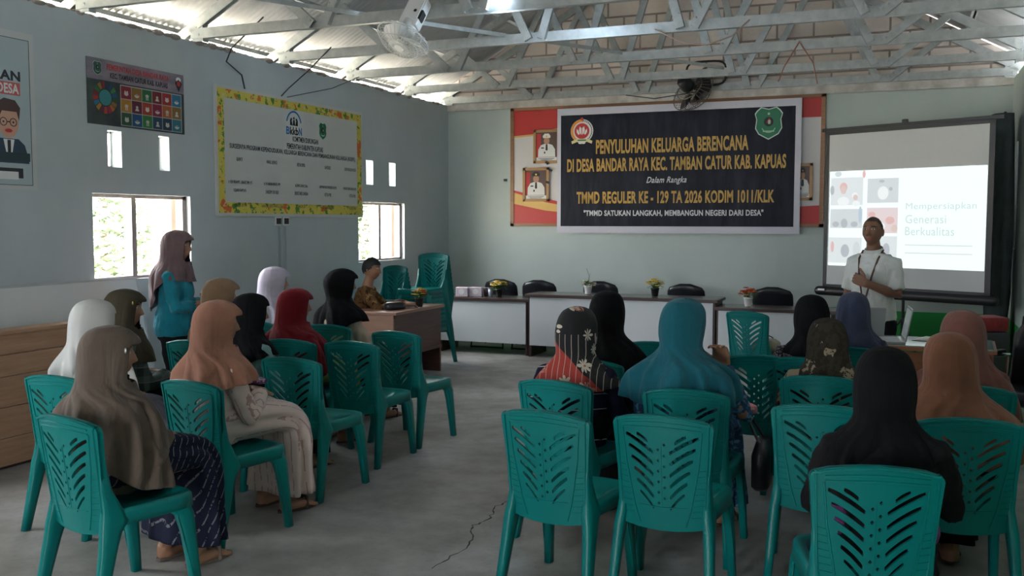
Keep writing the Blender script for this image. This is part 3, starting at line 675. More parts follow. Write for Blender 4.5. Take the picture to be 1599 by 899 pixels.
wave([(X0+.05, 1.99), (X0+.05, 1.84), (X0+.5, 1.75), (X0+.9, 1.71), (X0+.9, 1.79), (X0+.5, 1.86)], -.0112, M_DGOLD, 'gold_wave')
wave([(X0+.05, 2.74), (X0+.05, 2.715), (X0+.35, 2.735), (X0+.9, 2.855), (X0+.9, 2.88), (X0+.35, 2.76)], -.0112, M_DGOLD, 'gold_wave')
def portrait(x0, z0, x1, z1, label, hat, y=YB-.03):
    e = empty('framed_portrait', ((x0+x1)/2, y, (z0+z1)/2), 0, label, 'portrait', 'framed official portraits beside the banner'); w, h = (x1-x0)/2, (z1-z0)/2
    b = B()
    for a in ((-w, -h, -w+.035, h), (w-.035, -h, w, h), (-w, -h, w, -h+.035), (-w, h-.035, w, h)): b.rect(*a, 0, .022)
    b.obj('picture_frame', mat('gilded_frame', (.42, .24, .10), .45), e)
    B().rect(-w+.03, -h+.03, w-.03, h-.03, -.002, .004).obj('photo_backdrop', mat('portrait_backdrop', (.10, .06, .05), .5), e)
    B().rect(-w+.03, -h+.05, -w*.45, h*.75, -.006).obj('flag', M_INKR, e)
    b = B(); b.flat([(-w*.66, -h*.62), (w*.66, -h*.62), (w*.64, -h*.18), (w*.44, h*.08), (w*.15, h*.16), (-w*.15, h*.16), (-w*.44, h*.08), (-w*.64, -h*.18)], -.007); b.obj('white_uniform', M_INKW, e)
    B().flat([(-.012, h*.12), (.012, h*.12), (.016, -h*.2), (0, -h*.26), (-.016, -h*.2)], -.008).obj('necktie', M_K, e)
    B().disc(0, h*.34, w*.22, -.0075, h*.22).obj('printed_face', mat('printed_skin', (.42, .22, .14), .5), e)
    b = B(); b.flat([(-w*.27, h*.50), (w*.27, h*.50), (w*.30, h*.62), (w*.16, h*.76), (-w*.16, h*.76), (-w*.30, h*.62)], -.0085); b.obj('printed_cap', M_K if hat else M_INKW, e)
    B().disc(0, h*.60, w*.07, -.0095).obj('cap_badge', M_INKY, e)
    b = B(); b.rect(-w+.035, -h+.035, w-.035, -h*.64, -.0082); b.obj('name_strip', M_INKW, e)
    for q, nm_ in (((-w*.6, -h*.73, w*.6, -h*.70, -.0092), 'print_line'), ((-w*.45, -h*.80, w*.45, -h*.775, -.0092), 'print_line'), ((-w*.42, -h*.12, -w*.2, -h*.05, -.0082), 'name_tag'), ((-w*.2, -h*.42, -w*.1, -h*.3, -.0082), 'uniform_badge')): B().rect(*q).obj(nm_, M_K, e)
    return e
portrait(-4.565, 2.37, -4.20, 2.81, 'upper framed portrait of an official in white uniform, left of the banner', 0)
portrait(-4.715, 1.87, -4.345, 2.315, 'lower framed portrait of an official in white uniform with a dark cap', 1)
portrait(-1.25, 1.86, -1.02, 2.30, 'framed portrait mostly hidden behind the right edge of the dark banner', 1)
for x, z, rr in ((-4.37, 2.375, 40), (-4.32, 2.28, 30), (-4.98, 2.16, 0), (-4.36, 2.12, 20)):
    o = B().box((0, 0, 0), (.045, .012, .03)).obj('tape_strip', M_K, None, (x, YB-.012 if x < -4.9 else YB-.058, z)); o.rotation_euler = (0, R(rr), 0)
    tag(o, {2.375: 'small piece of black tape under the upper portrait', 2.28: 'small piece of black tape at the top right corner of the lower portrait', 2.16: 'small black square on the wall left of the red display', 2.12: 'small piece of black tape on the right side of the lower portrait'}[z], 'tape')
e = empty('event_banner', (0, YB-.085, 0), 0, 'dark navy banner with gold lettering above the white tables', 'banner')
bx0, bx1, bz0, bz1 = -4.215, -1.155, 1.46, 3.065
def bz(px, py): return None
m = mat('banner_navy', (.016, .019, .032), .55, spec=.2); gg = G(m); n = gg.noise(gg.co((3, 1, .8)), 2.2, 5); gg.color(gg.ramp(n, [(.4, (.010, .011, .020)), (.7, (.022, .026, .040))])); gg.bump(gg.noise(gg.co((5, 1, .7)), 2.5, 4), .5, .03)
b = B(); b.rect(bx0, bz0, bx1, bz1, 0, .004); b.obj('banner_cloth', mat('banner_white', (.58, .57, .64), .45), e)
b = B(); b.rect(bx0+.05, bz0+.085, bx1-.07, bz1-.09, -.0045, .001); b.obj('banner_field', m, e)
def uv(u, v): # banner coordinates from its own proportions (u across, v down)
    return bx0+(bx1-bx0)*u, bz1-(bz1-bz0)*v
def line(s, u0, v0, u1, v1, m, name, bold=.03, shear=0):
    x0, z1 = uv(u0, v0); x1, z0 = uv(u1, v1); B().text(s, x0, z0, x1, z1, -.006, bold, False, shear).obj(name, m, e)
line('PENYULUHAN KELUARGA BERENCANA', .172, .258, .800, .372, M_GOLD, 'lettering', .034)
line('DI DESA BANDAR RAYA KEC. TAMBAN CATUR KAB. KAPUAS', .045, .406, .945, .512, M_GOLD, 'lettering', .034)
line('Dalam Rangka', .390, .560, .556, .622, M_SILVL, 'lettering', .01, .35)
line('TMMD REGULER KE - 129 TA 2026 KODIM 1011/KLK', .088, .668, .903, .768, M_GOLD, 'lettering', .034)
line('"TMMD SATUKAN LANGKAH, MEMBANGUN NEGERI DARI DESA"', .120, .818, .862, .872, M_SILVL, 'lettering', .03)
cx, cz = uv(.110, .185); r = .136
o = B().disc(cx, cz, r*1.12, -.0062, None, 28).obj('round_emblem', M_INKW, e)
B().disc(cx, cz, r*1.1, -.0075, None, 22, R(80), R(235), r*.86).obj('gold_wreath', M_INKO, o)
b = B()
for k in range(13): b.disc(cx+r*.98*math.cos(R(-50+k*11)), cz+r*.98*math.sin(R(-50+k*11)), r*.05, -.0078, r*.11, 8)
b.obj('dark_wreath', mat('wreath_dark', (.04, .10, .10), .5), o)
B().disc(cx, cz, r*.74, -.0078).obj('red_disc', M_INKR, o)
b = B()
for s in (-1, 1):
    b.flat([(cx+s*.03*r, cz-.35*r), (cx+s*.04*r, cz+.28*r), (cx+s*.22*r, cz+.44*r), (cx+s*.30*r, cz+.1*r), (cx+s*.18*r, cz-.2*r)], -.0092); b.flat([(cx+s*.2*r, cz-.28*r), (cx+s*.34*r, cz+.05*r), (cx+s*.52*r, cz+.22*r), (cx+s*.52*r, cz-.1*r), (cx+s*.36*r, cz-.34*r)], -.0092)
b.obj('white_lotus', M_INKW, o)
B().disc(cx, cz+1.14*r, r*.16, -.008, n=5, a0=PI/2, a1=PI/2+2*PI).obj('red_star', M_INKR, o)
b = B(); b.flat([(cx-1.05*r, cz-.95*r), (cx-.5*r, cz-.72*r), (cx+.5*r, cz-.72*r), (cx+1.05*r, cz-.95*r), (cx+.98*r, cz-1.2*r), (cx+.4*r, cz-.98*r), (cx-.4*r, cz-.98*r), (cx-.98*r, cz-1.2*r)], -.0092); b.obj('ribbon', mat('ribbon_yellow', (.66, .60, .28), .5), o)
b = B(); b.rect(cx-.42*r, cz-.92*r, cx+.42*r, cz-.80*r, -.0105); b.obj('ribbon_print', M_INKG, o)
b = B(); b.disc(cx-.15*r, cz-1.12*r, r*.2, -.008, r*.09); b.disc(cx+.15*r, cz-1.12*r, r*.2, -.008, r*.09); b.obj('knot', M_INKW, o)
cx, cz = uv(.876, .178); shield(e, cx, cz, .33, .39, 'green_crest').location = (0, -.0045, 0)
# commitment board on the left wall
def lw(name, y, z, label, cat, tilt=0): return empty(name, (XL+.004, y, z), LW, label, cat)
yc, zc = (7.08+9.62)/2, 2.25
e = lw('commitment_board', yc, zc, 'white signature board with a yellow floral border on the left wall', 'board'); w, h = 1.275, .60
B().rect(-w, -h, w, h, 0, .02).obj('board_sheet', mat('board_cream', (.53, .54, .51), .5), e)
for a in ((-w+.03, -h+.03, w-.03, -h+.13), (-w+.03, h-.11, w-.03, h-.03), (-w+.03, -h+.13, -w+.12, h-.11), (w-.12, -h+.13, w-.03, h-.11)):
    B().rect(*a, -.0205).obj('floral_border', None, e)
mb = f_blotch('floral_print', (.62, .52, .10), ((.10, .25, .05), 16, .56, 'n'), ((.62, .16, .05), 7, .60, 'n'), ((.60, .55, .3), 26, .62, 'n'))
for ch in e.children:
    if ch.name.startswith('floral_border'): ch.data.materials.clear(); ch.data.materials.append(mb)
def bt(s, u0, v0, u1, v1, m=M_K, name='lettering', bold=.02):
    B().text(s, -w+2*w*u0, h-2*h*v1, -w+2*w*u1, h-2*h*v0, -.0215, bold).obj(name, m, e)
bt('KOMITMEN DUKUNGAN', .465, .315, .645, .36); bt('PEMERINTAH KABUPATEN KAPUAS', .425, .378, .680, .425)
bt('SUKSESNYA PROGRAM KEPENDUDUKAN, KELUARGA BERENCANA DAN PEMBANGUNAN KELUARGA (KKBPK)', .075, .435, .935, .485)
for row, (v, names) in enumerate(((.555, ['BUPATI', 'WAKIL BUPATI', 'KETUA DPRD', 'KAPOLRES', 'KETUA PENGADILAN NEGERI']), (.735, ['Ir. BEN BRAHIM S. BAHAT, MM. MT', 'H. M. NAFIAH IBNOR, MM', 'ALGRIN GASAN, S.Hut', 'AKBP SARYANTO WIDODO, SH, MH', 'HERLINA SETYAWATI RAHAYU, SH, MH']), (.80, ['KEJARI KAPUAS', 'DANDIM 1011 KLK', 'SEKRETARIS DAERAH', 'KETUA PKK', 'KETUA MUI']), (.915, ['SUDARTO, SH. MH', 'Letkol Inf. KRISTIANUS, S.Sos', 'RIANOVA, SH', 'ARY EGAHNI BEN BAHAT', 'K.H. MUCHTAR']))):
    for k, s in enumerate(names):
        cxx = .13+.195*k; hw = .0058*len(s)*(.8 if row % 2 else .95); bt(s, max(.065, cxx-hw/2*1.0), v-.016, min(.94, cxx+hw/2*1.0), v+.014, bold=.0)
# agency logo: blue arc, figures, letters
ax, az = -w+2*w*.475, h-2*h*.20
o = B().disc(ax, az-.03, .135, -.0212, .15, 20, R(15), R(165), .118).obj('blue_arc', M_INKB, e)
b = B(); 
for s in (-1, 0, 1): b.disc(ax+s*.045, az+.045-abs(s)*.012, .013, -.0212); b.flat([(ax+s*.045-.022, az-.03), (ax+s*.045+.022, az-.03), (ax+s*.045+.012+s*.01, az+.028), (ax+s*.045-.012+s*.01, az+.028)], -.0212)
b.obj('family_figures', M_K, o)
B().text('B', ax-.135, az-.125, ax-.075, az-.045, -.0215, .03).obj('lettering', M_INKB, o); B().text('kkb', ax-.07, az-.125, ax+.075, az-.045, -.0215, .03).obj('lettering', M_K, o); B().text('N', ax+.082, az-.125, ax+.135, az-.045, -.0215, .03).obj('lettering', M_INKB, o)
e2 = empty('tmp_mount'); 
o = shield(e2, -w+2*w*.68, h-2*h*.235, .15, .19, 'green_emblem'); o.parent = e; o.location = (0, -.0195, 0); bpy.data.objects.remove(e2)
# goals poster
yc, zc, w, h = (5.62+6.69)/2, 2.61, .535, .255
e = lw('goals_poster', yc, zc, 'dark poster of coloured goal tiles and a colour wheel, above the slot vents', 'poster')
m = mat('poster_dark', (.03, .045, .045), .45); gg = G(m); gg.color(gg.ramp(gg.noise(gg.co(), 5, 5), [(.4, (.02, .03, .032)), (.7, (.05, .08, .07))]))
B().rect(-w, -h, w, h, 0, .003).obj('poster_sheet', m, e)
m2 = mat('poster_sky', (.26, .22, .27), .45); gg = G(m2); gg.color(gg.ramp(gg.noise(gg.co((1, 1, 3)), 3, 4), [(.35, (.16, .14, .18)), (.7, (.36, .30, .34))])); B().rect(-w, h*.36, w, h, -.003).obj('poster_heading', m2, e)
B().text('PEMERINTAH DESA BANDAR RAYA', -w*.62, h*.70, w*.66, h*.88, -.0042, .03).obj('lettering', M_INKR, e); B().text('KEC. TAMBAN CATUR KAB. KAPUAS', -w*.56, h*.46, w*.63, h*.63, -.0042, .03).obj('lettering', M_K, e)
shield(e, -w*.80, h*.70, .09, .11, 'dark_crest', (.03, .10, .08)).location = (0, -.002, 0)
o = B().flat([(w*.80, h*.70), (w*.88, h*.82), (w*.96, h*.70), (w*.88, h*.40)], -.004).obj('side_emblem', M_K, e); B().disc(w*.88, h*.68, .022, -.0048).obj('emblem_center', M_INKR, o); B().disc(w*.88, h*.82, .03, -.0036, .02).obj('emblem_halo', M_INKW, o)
SDG = [tuple(.8*q for q in c_) for c_ in [(.30, .02, .04), (.33, .17, .03), (.02, .18, .06), (.22, .015, .02), (.42, .03, .02), (.02, .22, .38), (.50, .25, .02), (.15, .012, .04), (.48, .06, .02), (.30, .01, .06), (.5, .14, .02), (.28, .16, .04), (.03, .11, .05), (.01, .10, .26), (.04, .26, .06), (.01, .07, .15), (.015, .05, .10), (.02, .20, .26)]]
sm = [mat('goal_colour%d' % i, c, .5) for i, c in enumerate(SDG)]
tx0, tz1 = -w*.36, h*.30; tw, th = (w*.93-tx0)/6, (h*.30+h*.94)/3
B().rect(tx0-.004, -h*.95, w*.94, h*.32, -.0032).obj('tile_backing', mat('tile_backing', (.42, .42, .42), .5), e)
M_TILEW = mat('tile_white', (.55, .53, .5), .5)
for i in range(18):
    r_, c_ = divmod(i, 6); x = tx0+c_*tw; z = tz1-(r_+1)*th; tile = B().rect(x+.003, z+.003, x+tw-.004, z+th-.003, -.0042).obj('goal_tile', sm[i], e)
    b = B(); x = tx0+(c_+.5)*tw; z = tz1-(r_+.58)*th; k = i % 4
    if k == 0: b.disc(x, z, tw*.2, -.0052, th*.16, 10); b.disc(x-.012, z+th*.15, .008, -.0052, n=8); b.disc(x+.012, z+th*.15, .008, -.0052, n=8)
    elif k == 1: b.disc(x, z, tw*.24, -.0052, th*.2, 10, PI, 2*PI); b.rect(x-tw*.12, z+th*.06, x+tw*.12, z+th*.09, -.0052)
    elif k == 2: b.disc(x, z+th*.08, tw*.17, -.0052, th*.12, 8); b.rect(x-.013, z-th*.25, x-.004, z, -.0052); b.rect(x+.004, z-th*.25, x+.013, z, -.0052)
    else:
        b.disc(x, z+th*.1, tw*.12, -.0052, th*.1, 8); b.flat([(x-tw*.2, z-th*.2), (x+tw*.2, z-th*.2), (x+tw*.1, z), (x-tw*.1, z)], -.0052)
    b.obj('pictogram', M_TILEW, tile)
wx, wz = -w*.66, -h*.16
for i in range(17):
    a0 = PI/2+2*PI*i/17; B().disc(wx, wz, .125, -.0036, None, 3, a0+.03, a0+2*PI/17-.03, .072).obj('wheel_segment', sm[i], e)
B().disc(wx, wz, .062, -.0036, None, 20).obj('wheel_hub', mat('wheel_hub', (.03, .22, .24), .5), e)
# suited-man poster cut by the left edge
yc, zc, w, h = 4.62, 2.37, .48, .515
e = lw('cartoon_poster', yc, zc, 'pale poster of a cartoon man in suit and glasses at the left edge', 'poster')
B().rect(-w-.04, -h-.03, w+.04, h+.05, 0, .002).obj('poster_margin', mat('poster_margin', (.52, .54, .53), .5), e)
B().rect(-w, -h, w, h, -.002, .002).obj('poster_sheet', mat('poster_blue_grey', (.38, .46, .48), .45), e)
b = B(); 
for a in ((-w, -h, -w+.004, h), (w-.004, -h, w, h), (-w, -h, w, -h+.004), (-w, h-.004, w, h)): b.rect(*a, -.0042)
b.obj('thin_border', M_K, e)
B().text('PERENCANAAN', -.42, .215, .40, .285, -.0045, .04).obj('lettering', M_K, e); B().rect(-.40, .115, .395, .205, -.0042).obj('heading_band', mat('band_red', (.55, .10, .09), .5), e); B().text('PEMBANGUNAN DESA', -.38, .125, .385, .195, -.0052, .03).obj('lettering', M_INKW, e)
hx = .29; M_CSK = mat('printed_peach', (.60, .33, .22), .5)
o = B().disc(hx, -.07, .085, -.0045, .115).obj('printed_head', M_CSK, e)
B().flat([(hx-.10, -.04), (hx-.10, .05), (hx-.03, .09), (hx+.06, .08), (hx+.10, .03), (hx+.088, -.06), (hx+.07, 0), (hx-.05, .0), (hx-.075, -.05)], -.0055).obj('printed_hair', mat('printed_brown', (.07, .03, .02), .5), o)
b = B()
for s in (-1, 1): b.disc(hx+s*.040, -.075, .030, -.0062, None, 16, 0, 2*PI-1e-9, .024)
b.rect(hx-.015, -.078, hx+.015, -.07, -.0062)
for s in (-1, 1): b.disc(hx+s*.040, -.075, .008, -.0062, n=8)
b.obj('printed_glasses', M_K, o); B().disc(hx, -.135, .03, -.0062, .014, 12).obj('printed_mouth', M_INKR, o)
b = B(); b.flat([(hx-.22, -.36), (hx-.20, -.26), (hx-.09, -.19), (hx+.08, -.19), (hx+.13, -.23), (hx+.15, -.29), (hx+.165, -.36)], -.0045); b.obj('printed_suit', mat('printed_navy', (.02, .045, .075), .5), o)
B().flat([(hx-.045, -.195), (hx+.045, -.195), (hx+.02, -.31), (hx-.02, -.31)], -.0055).obj('printed_shirt', M_INKW, o); B().flat([(hx-.014, -.20), (hx+.014, -.20), (hx+.012, -.32), (hx-.012, -.32)], -.0065).obj('printed_tie', M_K, o)
# desk and keyboard strip on the poster
B().rect(-.45, -.345, .46, -.285, -.0068).obj('printed_desk', mat('printed_teal_black', (.015, .04, .045), .5), e)
B().rect(-.2, -.475, .36, -.42, -.0046).obj('printed_label', M_INKW, B().rect(-.25, -.465, .40, -.395, -.0042).obj('printed_badge', M_K, e))
# cables and switches on the left wall
def cable(name, pts, r, m, label): return tag(B().tube(pts, r, 6).obj(name, m, None, smooth=True), label, 'cable')
M_WIRE = mat('dark_cable', (.03, .03, .035), .6)
cable('power_cable', [(XL+.75, 6.83, 3.33), (XL+.32, 6.95, 3.12), (XL+.06, 7.2, 3.06), (XL+.012, 7.48, 2.98), (XL+.012, 7.52, 2.86)], .007, M_WIRE, 'black cable drooping from the truss to the top of the signature board')
cable('power_cable', [(XL+.6, 8.10, 3.30), (XL+.3, 8.15, 3.1), (XL+.05, 8.18, 2.95), (XL+.012, 8.10, 2.86)], .006, M_WIRE, 'black cable hanging to the middle of the signature board top')
cable('power_cable', [(XL+.15, 9.42, 3.24), (XL+.03, 9.0, 3.05), (XL+.012, 8.2, 2.86)], .004, M_WIRE, 'thin cable slanting from the third truss end to the signature board')
cable('power_cable', [(-2.0, 8.08, 3.23), (-1.75, 8.03, 3.09), (-1.55, 8.02, 3.06), (-1.35, 8.03, 3.12), (-1.22, 8.08, 3.25)], .006, mat('tan_cable', (.35, .24, .18), .6), 'tan cable looped under the truss above the banner')
cable('power_cable', [(-2.3, 11.6, 3.17), (-2.9, 11.7, 3.12), (-3.3, 11.85, 3.20)], .006, M_WIRE, 'dark cable trailing from the black wall fan')
cable('red_twine', [(-.95, 9.34, 3.27), (-1.08, 9.34, 3.05), (-1.13, 9.34, 2.92)], .006, mat('red_cord', (.35, .14, .09), .7), 'left end of the red cord tied over the truss left of the screen')
cable('red_twine', [(-.95, 9.34, 3.27), (-.82, 9.34, 3.07), (-.78, 9.34, 2.88)], .006, mat('red_cord2', (.35, .14, .09), .7), 'right end of the red cord tied over the truss left of the screen')
for y, lab in ((8.01, 'left of two dark wall switches under the signature board'), (8.14, 'right of two dark wall switches under the signature board')):
    t = empty('wall_switch', (XL+.004, y, 1.605), LW, lab, 'switch', 'wall switches'); B().box((0, -.008, 0), (.10, .016, .085), None, .003).obj('switch_plate', M_WHITE, t); B().box((0, -.018, 0), (.075, .006, .06), None, .002).obj('rocker', M_BLACK, t)
for y, lab in ((8.03, 'left of two plastic conduits running down from the wall switches'), (8.13, 'right of two plastic conduits running down from the wall switches')):
    tag(B().box((0, 0, 0), (.016, .022, 1.3)).obj('conduit', mat('conduit_grey', (.33, .37, .38), .5), None, (XL+.008, y, .90)), lab, 'conduit', 'conduits under the wall switches')

# ------------------------------------------------------------------ fans and lamp
def fan(loc, rot, label, body, cagem, s=1):
    t = empty('caged_fan', loc, 0, label, 'fan'); t.rotation_euler = rot
    b = B(); rad = .21*s
    for k in range(30):
        a = 2*PI*k/30; ca, sa = math.cos(a), math.sin(a)
        b.tube([(.04*s*ca, .04*s*sa, -.075*s), (rad*.7*ca, rad*.7*sa, -.065*s), (rad*ca, rad*sa, -.01*s), (rad*ca, rad*sa, .015*s), (rad*.6*ca, rad*.6*sa, .06*s), (.05*s*ca, .05*s*sa, .065*s)], .0022*s, 4, False)
    for rr, z in ((rad, .0), (rad*.72, -.064*s), (rad*.4, -.073*s), (rad*.62, .058*s)): b.tube([(rr*math.cos(2*PI*i/32), rr*math.sin(2*PI*i/32), z*1.0) for i in range(33)], .004*s, 5, False)
    b.obj('cage', cagem, t, smooth=True)
    B().lathe([(.001, -.08*s), (.04*s, -.08*s), (.042*s, -.07*s), (.001, -.07*s)]).obj('badge', body, t)
    b = B(); b.lathe([(.001, .06*s), (.06*s, .06*s), (.065*s, .09*s), (.06*s, .17*s), (.04*s, .19*s), (.001, .19*s)]); b.obj('motor', body, t, smooth=True)
    b = B()
    for k in range(3):
        a0 = 2*PI*k/3; rr = []
        for q in range(6):
            u = q/5; r0 = (.03+.16*u)*s; wv = (.03+.06*math.sin(PI*min(u*.7+.2, 1)))*s; c = Vector((r0*math.cos(a0+u*.4), r0*math.sin(a0+u*.4), 0)); tg = Vector((-math.sin(a0+u*.4), math.cos(a0+u*.4), .35))
            rr.append([c-tg*wv+Vector((0, 0, .002)), c+tg*wv+Vector((0, 0, .002)), c+tg*wv-Vector((0, 0, .002)), c-tg*wv-Vector((0, 0, .002))])
        b.rings(rr)
    b.obj('blades', body, t, smooth=True); return t
f1 = fan((-3.62, 6.60, 3.00), (R(-28), R(12), 0), 'white caged fan hanging from the truss left of the lit lamp', M_WHITE, mat('cage_wire_white', (.60, .60, .57), .5), 1.0)
b = B(); b.box((0, 0, .25), (.16, .10, .26), None, .02); b.box((.02, -.055, .26), (.10, .01, .18)); b.box((.0, 0, .42), (.05, .08, .12)); b.obj('mount_housing', M_WHITE, f1)
b = B(); b.ell((.03, -.062, .24), (.014, .006, .014), 8); b.box((.075, -.02, .22), (.03, .06, .08)); b.obj('knob', M_BLACK, f1)
f2 = fan((-2.38, 11.50, 3.15), (R(56), 0, R(-30)), 'black wall fan tilted down above the middle of the banner', M_BLACK, mat('cage_wire_dark', (.16, .14, .12), .5), 1.30)
t = empty('fan_bracket', (-2.29, 11.84, 3.41), 0, 'black rounded bracket frame holding the wall fan on the gable', 'bracket')
pts = []
for i in range(33):
    a = 2*PI*i/32; k = (abs(math.cos(a))**4+abs(math.sin(a))**4)**-.25; pts.append((.24*math.cos(a)*k, -.02, .145*math.sin(a)*k))
B().tube(pts, .013, 8, False).obj('bracket_frame', M_BLACK, t); B().tube([(-.02, 0, .03), (-.05, -.22, -.14)], .045, 12).obj('pivot', M_BLACK, t)
# lit bulb at the top edge
t = empty('hanging_lamp', (-2.88, 6.86, 3.36), 0, 'lit white bulb on the truss at the top edge of the photo', 'lamp')
B().lathe([(.001, -.12), (.03, -.115), (.045, -.085), (.045, -.05), (.03, -.02), (.022, 0), (.001, .0)]).obj('bulb', mat('lit_bulb', (.8, .9, 1), .3, emit=(.62, .80, 1.0), estr=60), t, smooth=True)
B().lathe([(.001, 0), (.024, 0), (.026, .05), (.001, .06)]).obj('socket', M_WHITE, t, smooth=True); B().tube([(0, 0, .05), (0, .0, .5)], .004, 6).obj('lamp_cord', M_WIRE, t)
pl = bpy.data.lights.new('bulb_light', 'POINT'); pl.energy = 3; pl.color = (.66, .82, 1); pl.shadow_soft_size = .05; po = bpy.data.objects.new('bulb_light', pl); COL.objects.link(po); po.parent = t; po.location = (0, 0, -.18)

# ------------------------------------------------------------------ projection screen
pL, pR = Vector((-.80, 10.93, 0)), Vector((.765, 10.12, 0)); sc = (pL+pR)/2; ang = math.atan2(pR.y-pL.y, pR.x-pL.x)
e = empty('projection_screen', (sc.x, sc.y, 0), ang, 'tripod projection screen behind the speaker, showing a lit slide', 'screen'); hw = (pR-pL).length/2; zb, zt = .90, 2.585
m = mat('screen_fabric', (.56, .57, .56), .8); B().rect(-hw, zb, hw, zt, 0, .003).obj('screen_sheet', m, e)
b = B(); 
for a in ((-hw-.01, zb, -hw+.035, zt), (hw-.045, zb, hw+.01, zt), (-hw, zt-.05, hw, zt), (-hw, zb, hw, zb+.03)): b.rect(*a, -.003, .002)
b.obj('screen_border', M_BLACK, e)
b = B(); b.bar((-hw-.05, -.005, zt+.005), (hw+.09, -.005, zt+.005), .03, .035); b.box((0, -.005, zt+.035), (.06, .03, .04), None, .008); b.obj('top_bar', M_BLACK, e)
b = B(); b.tube([(-hw-.06, .01, zb-.045), (hw+.04, .01, zb-.045)], .05, 14); b.obj('roller_case', M_BLACK, e, smooth=True); B().box((-hw-.0, -.045, zb-.03), (.08, .01, .02)).obj('case_label', M_WHITE, e)
B().tube([(.0, .06, .3), (0, .06, zt+.02)], .016, 8).obj('pole', M_BLACK, e)
for k in range(3):
    a = R(90+120*k); B().tube([(0, .06, .62), (.45*math.cos(a), .06+.45*math.sin(a), .015)], .012, 8).obj('leg', M_BLACK, e)
# the slide: bright projected picture
def emit(name, col, s=1):
    if 'slide' in name and name not in ('slide_white', 'slide_text'): col = tuple(.62*v_+.38*.92 for v_ in col)
    return mat(name, (.02, .02, .02), .8, emit=col, estr=s)
sx0, sx1, sz0, sz1 = -hw+.05, hw-.05, 1.135, 2.145
ES = .19
sl = B().rect(sx0, sz0, sx1, sz1, -.0045, .0005).obj('slide', emit('slide_white', (.86, 1, .98), ES*1.25), e)
def su(u, v): return sx0+(sx1-sx0)*u, sz1-(sz1-sz0)*v
def srect(u0, v0, u1, v1, m, name, y=-.0055):
    x0, z1 = su(u0, v0); x1, z0 = su(u1, v1); return B().rect(x0, z0, x1, z1, y, .0004).obj(name, m, sl)
rn = random.Random(5); M_S = {'skin': emit('slide_skin', (.75, .50, .42), ES), 'grey': emit('slide_grey', (.62, .72, .74), ES), 'pink': emit('slide_pink', (.85, .66, .68), ES), 'blue': emit('slide_blue', (.35, .55, .72), ES), 'pale': emit('slide_pale', (.78, .88, .90), ES), 'dark': emit('slide_dark', (.30, .36, .42), ES), 'red': emit('slide_red', (.80, .33, .30), ES), 'w': emit('slide_w', (.88, .95, .97), ES*1.1), 'txt': emit('slide_text', (.66, .80, .79), ES*1.05)}
def sdisc(u, v, r, m, y=-.0066, rz=None):
    x, z = su(u, v); B().disc(x, z, r, y, rz or r, 14).obj('picture_detail', M_S[m], sl)
srect(.01, .07, .235, .36, M_S['pale'], 'picture'); srect(.265, .09, .47, .34, M_S['grey'], 'picture'); srect(.01, .40, .235, .60, M_S['grey'], 'picture'); srect(.265, .39, .47, .65, M_S['pink'], 'picture'); srect(.0, .70, .235, .97, M_S['pale'], 'picture'); srect(.265, .68, .47, .97, M_S['pale'], 'picture')
for a in ((.10, .17, .045, 'red', .05), (.10, .20, .035, 'skin', .045), (.18, .26, .035, 'w'), (.185, .28, .028, 'skin', .03), (.10, .32, .07, 'w', .05), (.19, .345, .045, 'w', .03), (.02, .20, .025, 'dark', .05), (.36, .12, .03, 'dark', .015), (.42, .20, .02, 'dark'), (.37, .24, .06, 'w', .07), (.05, .56, .04, 'dark', .03), (.11, .55, .04, 'dark', .05), (.18, .56, .04, 'dark', .03), (.22, .46, .02, 'blue', .09), (.30, .46, .04, 'red', .03), (.42, .52, .05, 'red', .04), (.45, .60, .035, 'skin', .04), (.36, .58, .05, 'w', .04), (.12, .84, .05, 'dark', .07), (.03, .80, .02, 'red', .06), (.20, .82, .04, 'grey', .08), (.40, .82, .04, 'dark', .07), (.24, .04, .018, 'red', .04), (.06, .03, .04, 'grey', .03)): sdisc(a[0], a[1], a[2], a[3], -.0066-.0004*rn.random(), a[4] if len(a) > 4 else None)
for s, v0, u1 in (('Mempersiapkan', .345, .945), ('Generasi', .465, .77), ('Berkualitas', .585, .82)):
    x0, z1 = su(.52, v0); x1, z0 = su(u1, v0+.085); B().text(s, x0, z0, x1, z1, -.0058, 0).obj('lettering', M_S['txt'], sl)
for v in (.76, .84): srect(.52, v, .93, v+.012, M_S['pale'], 'caption_line')
# things in the right corner
e = empty('dark_column', (.93, 11.1, 0), 0, 'tall dark upright shape standing in the corner right of the screen', 'banner')  # tall dark grey-green column filling the corner beside the screen
mdk = fabric('dark_grey_green', (.075, .095, .095)); b = B(); rr = []
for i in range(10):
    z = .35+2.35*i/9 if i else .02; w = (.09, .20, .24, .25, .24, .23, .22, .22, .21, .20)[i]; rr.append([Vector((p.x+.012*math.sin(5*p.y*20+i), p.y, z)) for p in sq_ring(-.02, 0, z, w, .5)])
b.rings(rr).obj('column_body', mdk, e, smooth=True); B().tube([(0, 0, .02), (0, 0, 2.72)], .018, 8).obj('pole', M_BLACK, e)
tag(B().tube([(XR-.02, 11.05, 1.33), (XR-.02, 11.05, 2.42)], .010, 8).obj('light_streak', mat('pale_light_streak', (.75, .85, .85), .3), None), 'thin pale bar in place of a light pipe on the right wall in the corner', 'streak')  # pale bar standing in for a thin vertical streak of light
e = empty('cardboard_carton', (.72, 9.6, .0), R(20), 'red topped carton pile under the right end of the screen', 'box')
B().box((0, 0, .31), (.28, .3, .62), None, .01).obj('carton_body', mat('dark_carton', (.07, .06, .07), .6), e); B().box((0, 0, .69), (.27, .29, .13), None, .03).obj('red_cover', fabric('red_cloth', (.28, .04, .04)), e)
